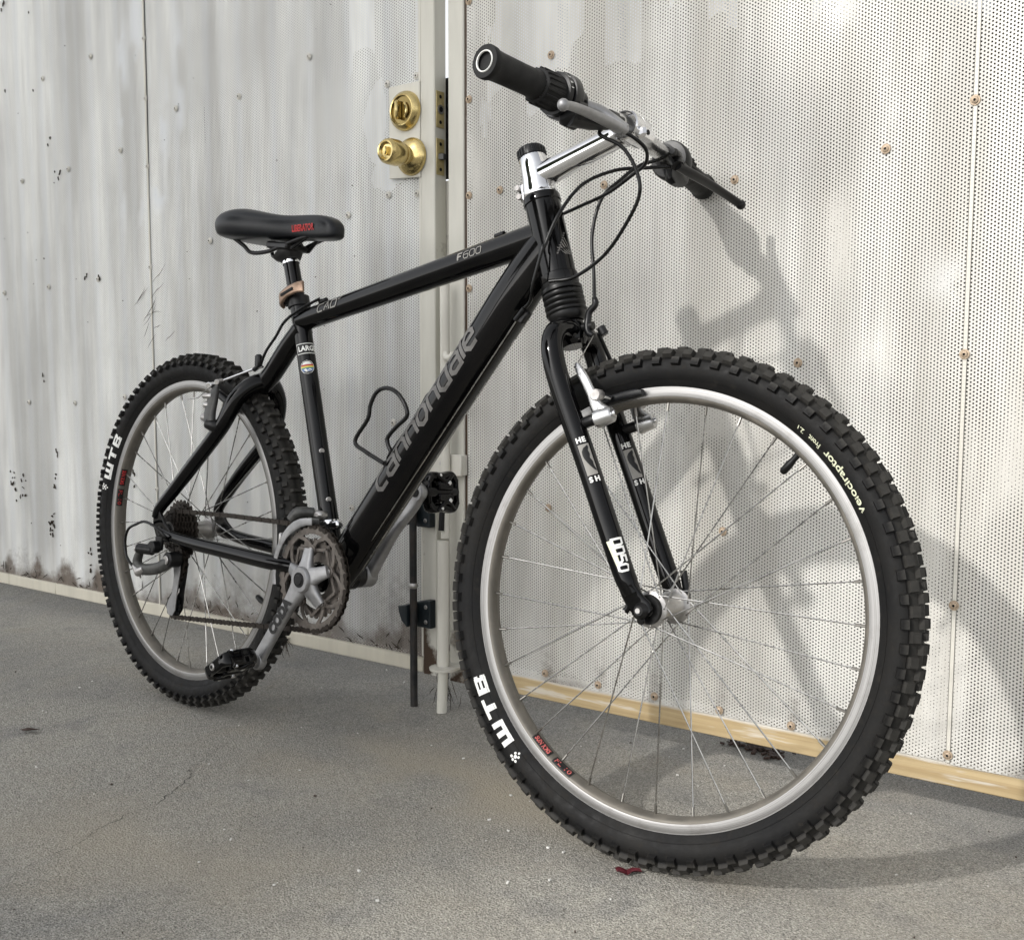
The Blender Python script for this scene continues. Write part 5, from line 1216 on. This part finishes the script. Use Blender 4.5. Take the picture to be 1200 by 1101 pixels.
# crank arms
def crank(sg, ang, mat='crank'):
    mb = MB(); d = A(math.cos(ang), 0, math.sin(ang)); pr = A(-d[2], 0, d[0]); y0, y1 = (.0650, .0800) if sg < 0 else (.0640, .0890)
    ps = [(0, y0), (.022, y0 + .002), (.05, y0 + .0055), (.10, y0 + .010), (.15, y1 - .001), (.178, y1)]
    w = [(.0200, .0100), (.0170, .0095), (.0128, .0080), (.0115, .0070), (.0122, .0066), (.0138, .0066)] if sg < 0 else [(.0200, .0115), (.0185, .0110), (.0160, .0100), (.0150, .0090), (.0150, .0080), (.0155, .0075)]
    tube(mb, smooth_path([BBc + d * s + A(0, sg * y, 0) for s, y in ps], 5), w, mat, 20, upv=(0, 1, 0), sup=3.2)
    e = BBc + d * .175; cyl(mb, e + A(0, sg * (y1 - .0070), 0), e + A(0, sg * (y1 + .0070), 0), .0152, mat, 24, ch=.0015)
    cyl(mb, BBc + A(0, sg * (y0 - .012), 0), BBc + A(0, sg * (y0 + .0115), 0), .0215, mat, 28, ch=.002)
    cyl(mb, BBc + A(0, sg * (y0 + .0112), 0), BBc + A(0, sg * (y0 + .0125), 0), .0125, 'dark', 20); cyl(mb, BBc + A(0, sg * (y0 + .0120), 0), BBc + A(0, sg * (y0 + .0140), 0), .0088, 'satin', 16, ch=.001)
    cyl(mb, e + A(0, -sg * .0 + sg * (y1 - .0085), 0), e + A(0, sg * (y1 - .0072), 0), .0080, 'dark', 14)
    if sg < 0:
        for k in range(5):
            a = CA + 2 * math.pi * k / 5; dd = A(math.cos(a), 0, math.sin(a))
            if k: tube(mb, smooth_path([BBc + dd * .010 + A(0, -.0640, 0), BBc + dd * .028 + A(0, -.0600, 0), BBc + dd * .050 + A(0, -.0560, 0)], 4), [(.0200, .0090), (.0130, .0070), (.0100, .0040)], mat, 14, upv=(0, 1, 0), sup=3)
    o = mb.build('crank_arm', BK, angle=45)
    if sg < 0:
        TV, TF = text_mesh('CODA', .07); wx = TV[:, 0].max(); out = []; mb = MB()
        # reads from the pedal towards the spider
        for a, b in TV:
            s = .112 - a / wx * .072; y = np.interp(s, [q[0] for q in ps], [q[1] for q in ps]) + np.interp(s, [0, .022, .05, .10, .15], [.0105, .0100, .0085, .0075, .0070])
            out.append(BBc + d * s + A(0, -(y + .0006), 0) + pr * ((b - .5) * -.0175))
        mb.add(out, TF, 'blackprint'); mb.build('lettering', o, smooth=False)
    return e + A(0, sg * y1, 0), d
eR, dR = crank(-1, CA); eL, dL = crank(1, CA + math.pi)
def pedal(e, sg, tilt):
    mb = MB(); cyl(mb, e, e + A(0, sg * .016, 0), .0085, 'hub', 14, ch=.001); c = e + A(0, sg * .052, 0)
    xa = A(math.cos(tilt), 0, math.sin(tilt)); za = A(-math.sin(tilt), 0, math.cos(tilt)); ya = A(0, 1, 0)
    tube(mb, [e + A(0, sg * .014, 0), e + A(0, sg * .026, 0), c + A(0, sg * .028, 0), c + A(0, sg * .036, 0)], [.011, .0125, .0115, .0080], 'paint', 16)
    rr = np.random.RandomState(8)
    for s_ in (-1, 1):
        tube(mb, smooth_path([c + xa * (s_ * .018) - ya * .032, c + xa * (s_ * .028) - ya * .024, c + xa * (s_ * .026), c + xa * (s_ * .029) + ya * .020, c + xa * (s_ * .017) + ya * .032], 4), [(.0055, .010), (.0070, .0125), (.0075, .0130), (.0070, .0125), (.0055, .010)], 'paint', 12, upv=za, sup=3)
        for z_ in (-1, 1):
            tube(mb, smooth_path([c + xa * (s_ * .031) + za * (z_ * .010) - ya * .020, c + xa * (s_ * .017) + za * (z_ * .014), c + xa * (s_ * .031) + za * (z_ * .010) + ya * .020], 4), .0042, 'paint', 10)
            cyl(mb, c + xa * (s_ * .015) + za * (z_ * .012) + ya * .006, c + xa * (s_ * .015) + za * (z_ * .018) + ya * .006, .0040, 'chrome', 10, ch=.001); cyl(mb, c + xa * (s_ * .028) + za * (z_ * .010) - ya * .012, c + xa * (s_ * .028) + za * (z_ * .0155) - ya * .012, .0030, 'chrome', 8, ch=.0006)
            box(mb, c + xa * (s_ * .010) + za * (z_ * .012), (.014, .034, .007), 'paint', ax=[xa, ya, za], bev=.002)
        box(mb, c + ya * (s_ * .032), (.044, .008, .020), 'paint', ax=[xa, ya, za], bev=.003)
    cyl(mb, c + A(0, sg * .035, 0), c + A(0, sg * .0385, 0), .0062, 'hub', 14, ch=.001); cyl(mb, c + A(0, sg * .0383, 0), c + A(0, sg * .0388, 0), .0032, 'dark', 8)
    mb.build('pedal', BK, angle=40)
pedal(eR, -1, R_(33)); pedal(eL, 1, R_(98))
# bottom bracket cup left
mb = MB(); cyl(mb, BBc + A(0, .0345, 0), BBc + A(0, .0480, 0), .0215, 'satin', 28, ch=.001); cyl(mb, BBc + A(0, -.0345, 0), BBc + A(0, -.0540, 0), .0150, 'satin', 24); cyl(mb, BBc + A(0, .047, 0), BBc + A(0, .056, 0), .0120, 'satin', 20); mb.build('bottom_bracket', BK)
# cassette
cz = A(0, 0, Rw); mb = MB()
for i, (nt, r) in enumerate(((28, .0570), (24, .0495), (21, .0430), (19, .0385), (17, .0340), (15, .0300), (13, .0262), (11, .0225))):
    y = -.0245 - i * .0037; ring_plate(mb, cz + A(0, y, 0), max(.014, r - .020), r - .0030, r + .0010, nt, .0018, 'chain')
    if i < 3:
        for k in range(6): a = k * 1.047 + i * .3; tube(mb, [cz + A(math.cos(a) * .014, y, math.sin(a) * .014), cz + A(math.cos(a + .25) * (r - .016), y, math.sin(a + .25) * (r - .016))], [(.0035, .0009), (.003, .0009)], 'chain', 6, upv=(0, 1, 0))
cyl(mb, cz + A(0, -.024, 0), cz + A(0, -.052, 0), .0175, 'hub', 20); cyl(mb, cz + A(0, -.052, 0), cz + A(0, -.0565, 0), .0135, 'satin', 18, ch=.001)
mb.build('cassette', BK, angle=30)
# chain path
def arc(cx, cz_, r, a0, a1, y, n): return [A(cx + r * math.cos(R_(a)), y, cz_ + r * math.sin(R_(a))) for a in np.linspace(a0, a1, n)]
PLU, PLL = A(.0300, -.0440, .2790), A(.0175, -.0440, .1950)
path = arc(0, Rw, .0375, 200, 95, -.0400, 6) + [A(.18, -.044, .3800)] + arc(BBc[0], BBc[2], .0855, 88, -92, -.0475, 26) + [A(.22, -.046, .1920)] + arc(PLL[0], PLL[2], .0205, -75, -250, -.0440, 8) + arc(PLU[0], PLU[2], .0205, -60, 60, -.0440, 6) + arc(0, Rw, .0375, -50, -160, -.0400, 7)
pp_ = np.array(path); sl = np.concatenate([[0], np.cumsum(np.linalg.norm(np.diff(pp_, axis=0), axis=1))]); pit = .0127; mb = MB(); k = 0; s = 0
while s + pit < sl[-1]:
    a = A(*[np.interp(s, sl, pp_[:, j]) for j in range(3)]); b = A(*[np.interp(s + pit, sl, pp_[:, j]) for j in range(3)]); d = unit(b - a); w = .0034 if k % 2 else .0026
    nrm = unit(np.cross(d, A(0, 1, 0))); yv = np.cross(nrm, d)
    for sg in (-1, 1):
        V = []
        for h in (-.0005, .0005):
            for u_, v_ in ((-.0035, 0), (-.002, .0040), (.002, .0042), (pit / 2, .0028), (pit - .002, .0042), (pit + .002, .0040), (pit + .0035, 0), (pit + .002, -.0040), (pit - .002, -.0042), (pit / 2, -.0028), (.002, -.0042), (-.002, -.0040)): V.append(a + d * u_ + nrm * v_ + yv * (sg * w + h))
        F = [tuple(range(12)), tuple(range(23, 11, -1))] + [(i, 12 + i, 12 + (i + 1) % 12, (i + 1) % 12) for i in range(12)]; mb.add(V, F, 'chain')
    cyl(mb, a - yv * .0040, a + yv * .0040, .0030, 'chain', 7); s += pit; k += 1
mb.build('chain', BK, angle=40)
# derailleurs
mb = MB(); cyl(mb, (-.004, -.0700, .3060), (-.004, -.0860, .3060), .0120, 'satin', 18, ch=.002)
cyl(mb, (-.0050, -.078, .3000), (-.0400, -.090, .3010), .0098, 'satin', 18, ch=.002); cyl(mb, (-.0400, -.0900, .3010), (-.0440, -.0915, .3010), .0080, 'hub', 16, ch=.001)
tube(mb, smooth_path([A(-.040, -.086, .294), A(-.048, -.086, .272), A(-.030, -.084, .262), A(.010, -.078, .268), A(.036, -.070, .282)], 4), [(.007, .007), (.008, .0095), (.009, .0105), (.010, .0110), (.009, .0110)], 'worn', 14, sup=2.6)
tube(mb, [A(-.052, -.088, .266), A(-.036, -.090, .256), A(-.020, -.088, .264)], [.006, .0085, .006], 'hub', 12)
cyl(mb, (.036, -.050, .2860), (.036, -.0760, .2860), .0145, 'satin', 20, ch=.002); cyl(mb, (.036, -.0755, .2860), (.036, -.0790, .2860), .0085, 'hub', 14, ch=.001)
for y in (-.0515, -.0365):
    prism(mb, [(.0180, .292), (.0300, .300), (.0450, .290), (.0440, .262), (.0360, .225), (.0320, .190), (.0220, .178), (.0080, .180), (.0020, .194), (.0090, .208), (.0200, .222), (.0240, .255)], (0, y, 0), (1, 0, 0), (0, 0, 1), .0022, 'crank' if y < -.05 else 'satin', .0005)
rd = mb.build('rear_derailleur', BK, angle=40)
for q in (PLU, PLL):
    mb = MB(); ring_plate(mb, q, .0060, .0150, .0185, 11, .0040, 'plastic'); cyl(mb, q - A(0, .006, 0), q + A(0, .006, 0), .0070, 'hub', 14); mb.build('jockey_wheel', rd, angle=30)
mb = MB()
for y, r0 in ((-.0570, .0935), (-.0420, .0930)):
    pts = []
    for a in np.linspace(88, 192, 12): pts.append(BBc + A(math.cos(R_(a)) * r0, y, math.sin(R_(a)) * r0))
    tube(mb, pts, [(.0055, .0009), (.0075, .0009), (.0062, .0009), (.0048, .0009), (.0045, .0009)], 'crank' if y < -.05 else 'worn', 10, upv=(0, 1, 0), sup=3)
box(mb, (.352, -.050, .3560), (.006, .018, .020), 'hub', bev=.002); tube(mb, smooth_path([A(.372, -.052, .389), A(.382, -.044, .402), A(.400, -.026, .403)], 4), [.008, .010, .008], 'worn', 12); box(mb, (.402, -.020, .400), (.036, .020, .013), 'hub', bev=.004)
lathe(mb, [(0, .0162), (.001, .0188), (.015, .0188), (.016, .0162)], (.4105, 0, .3740), unit(A(-.0928, 0, .3205)), 'chrome', 24); box(mb, (.4380, -.012, .3850), (.030, .014, .014), 'chrome', ax=[(1, 0, .2), (0, 1, 0), (-.2, 0, 1)], bev=.003)
mb.build('front_derailleur', BK, angle=40)
mb = MB(); cyl(mb, (0, -.0560, Rw), (0, -.0725, Rw), .0090, 'satin', 16, ch=.001); cyl(mb, (0, .0560, Rw), (0, .0760, Rw), .0100, 'satin', 16, ch=.002); tube(mb, [A(0, .074, Rw), A(-.012, .078, Rw + .012), A(-.040, .078, Rw + .035)], [.006, .005, .006], 'satin', 10); mb.build('axle_skewer', BK)
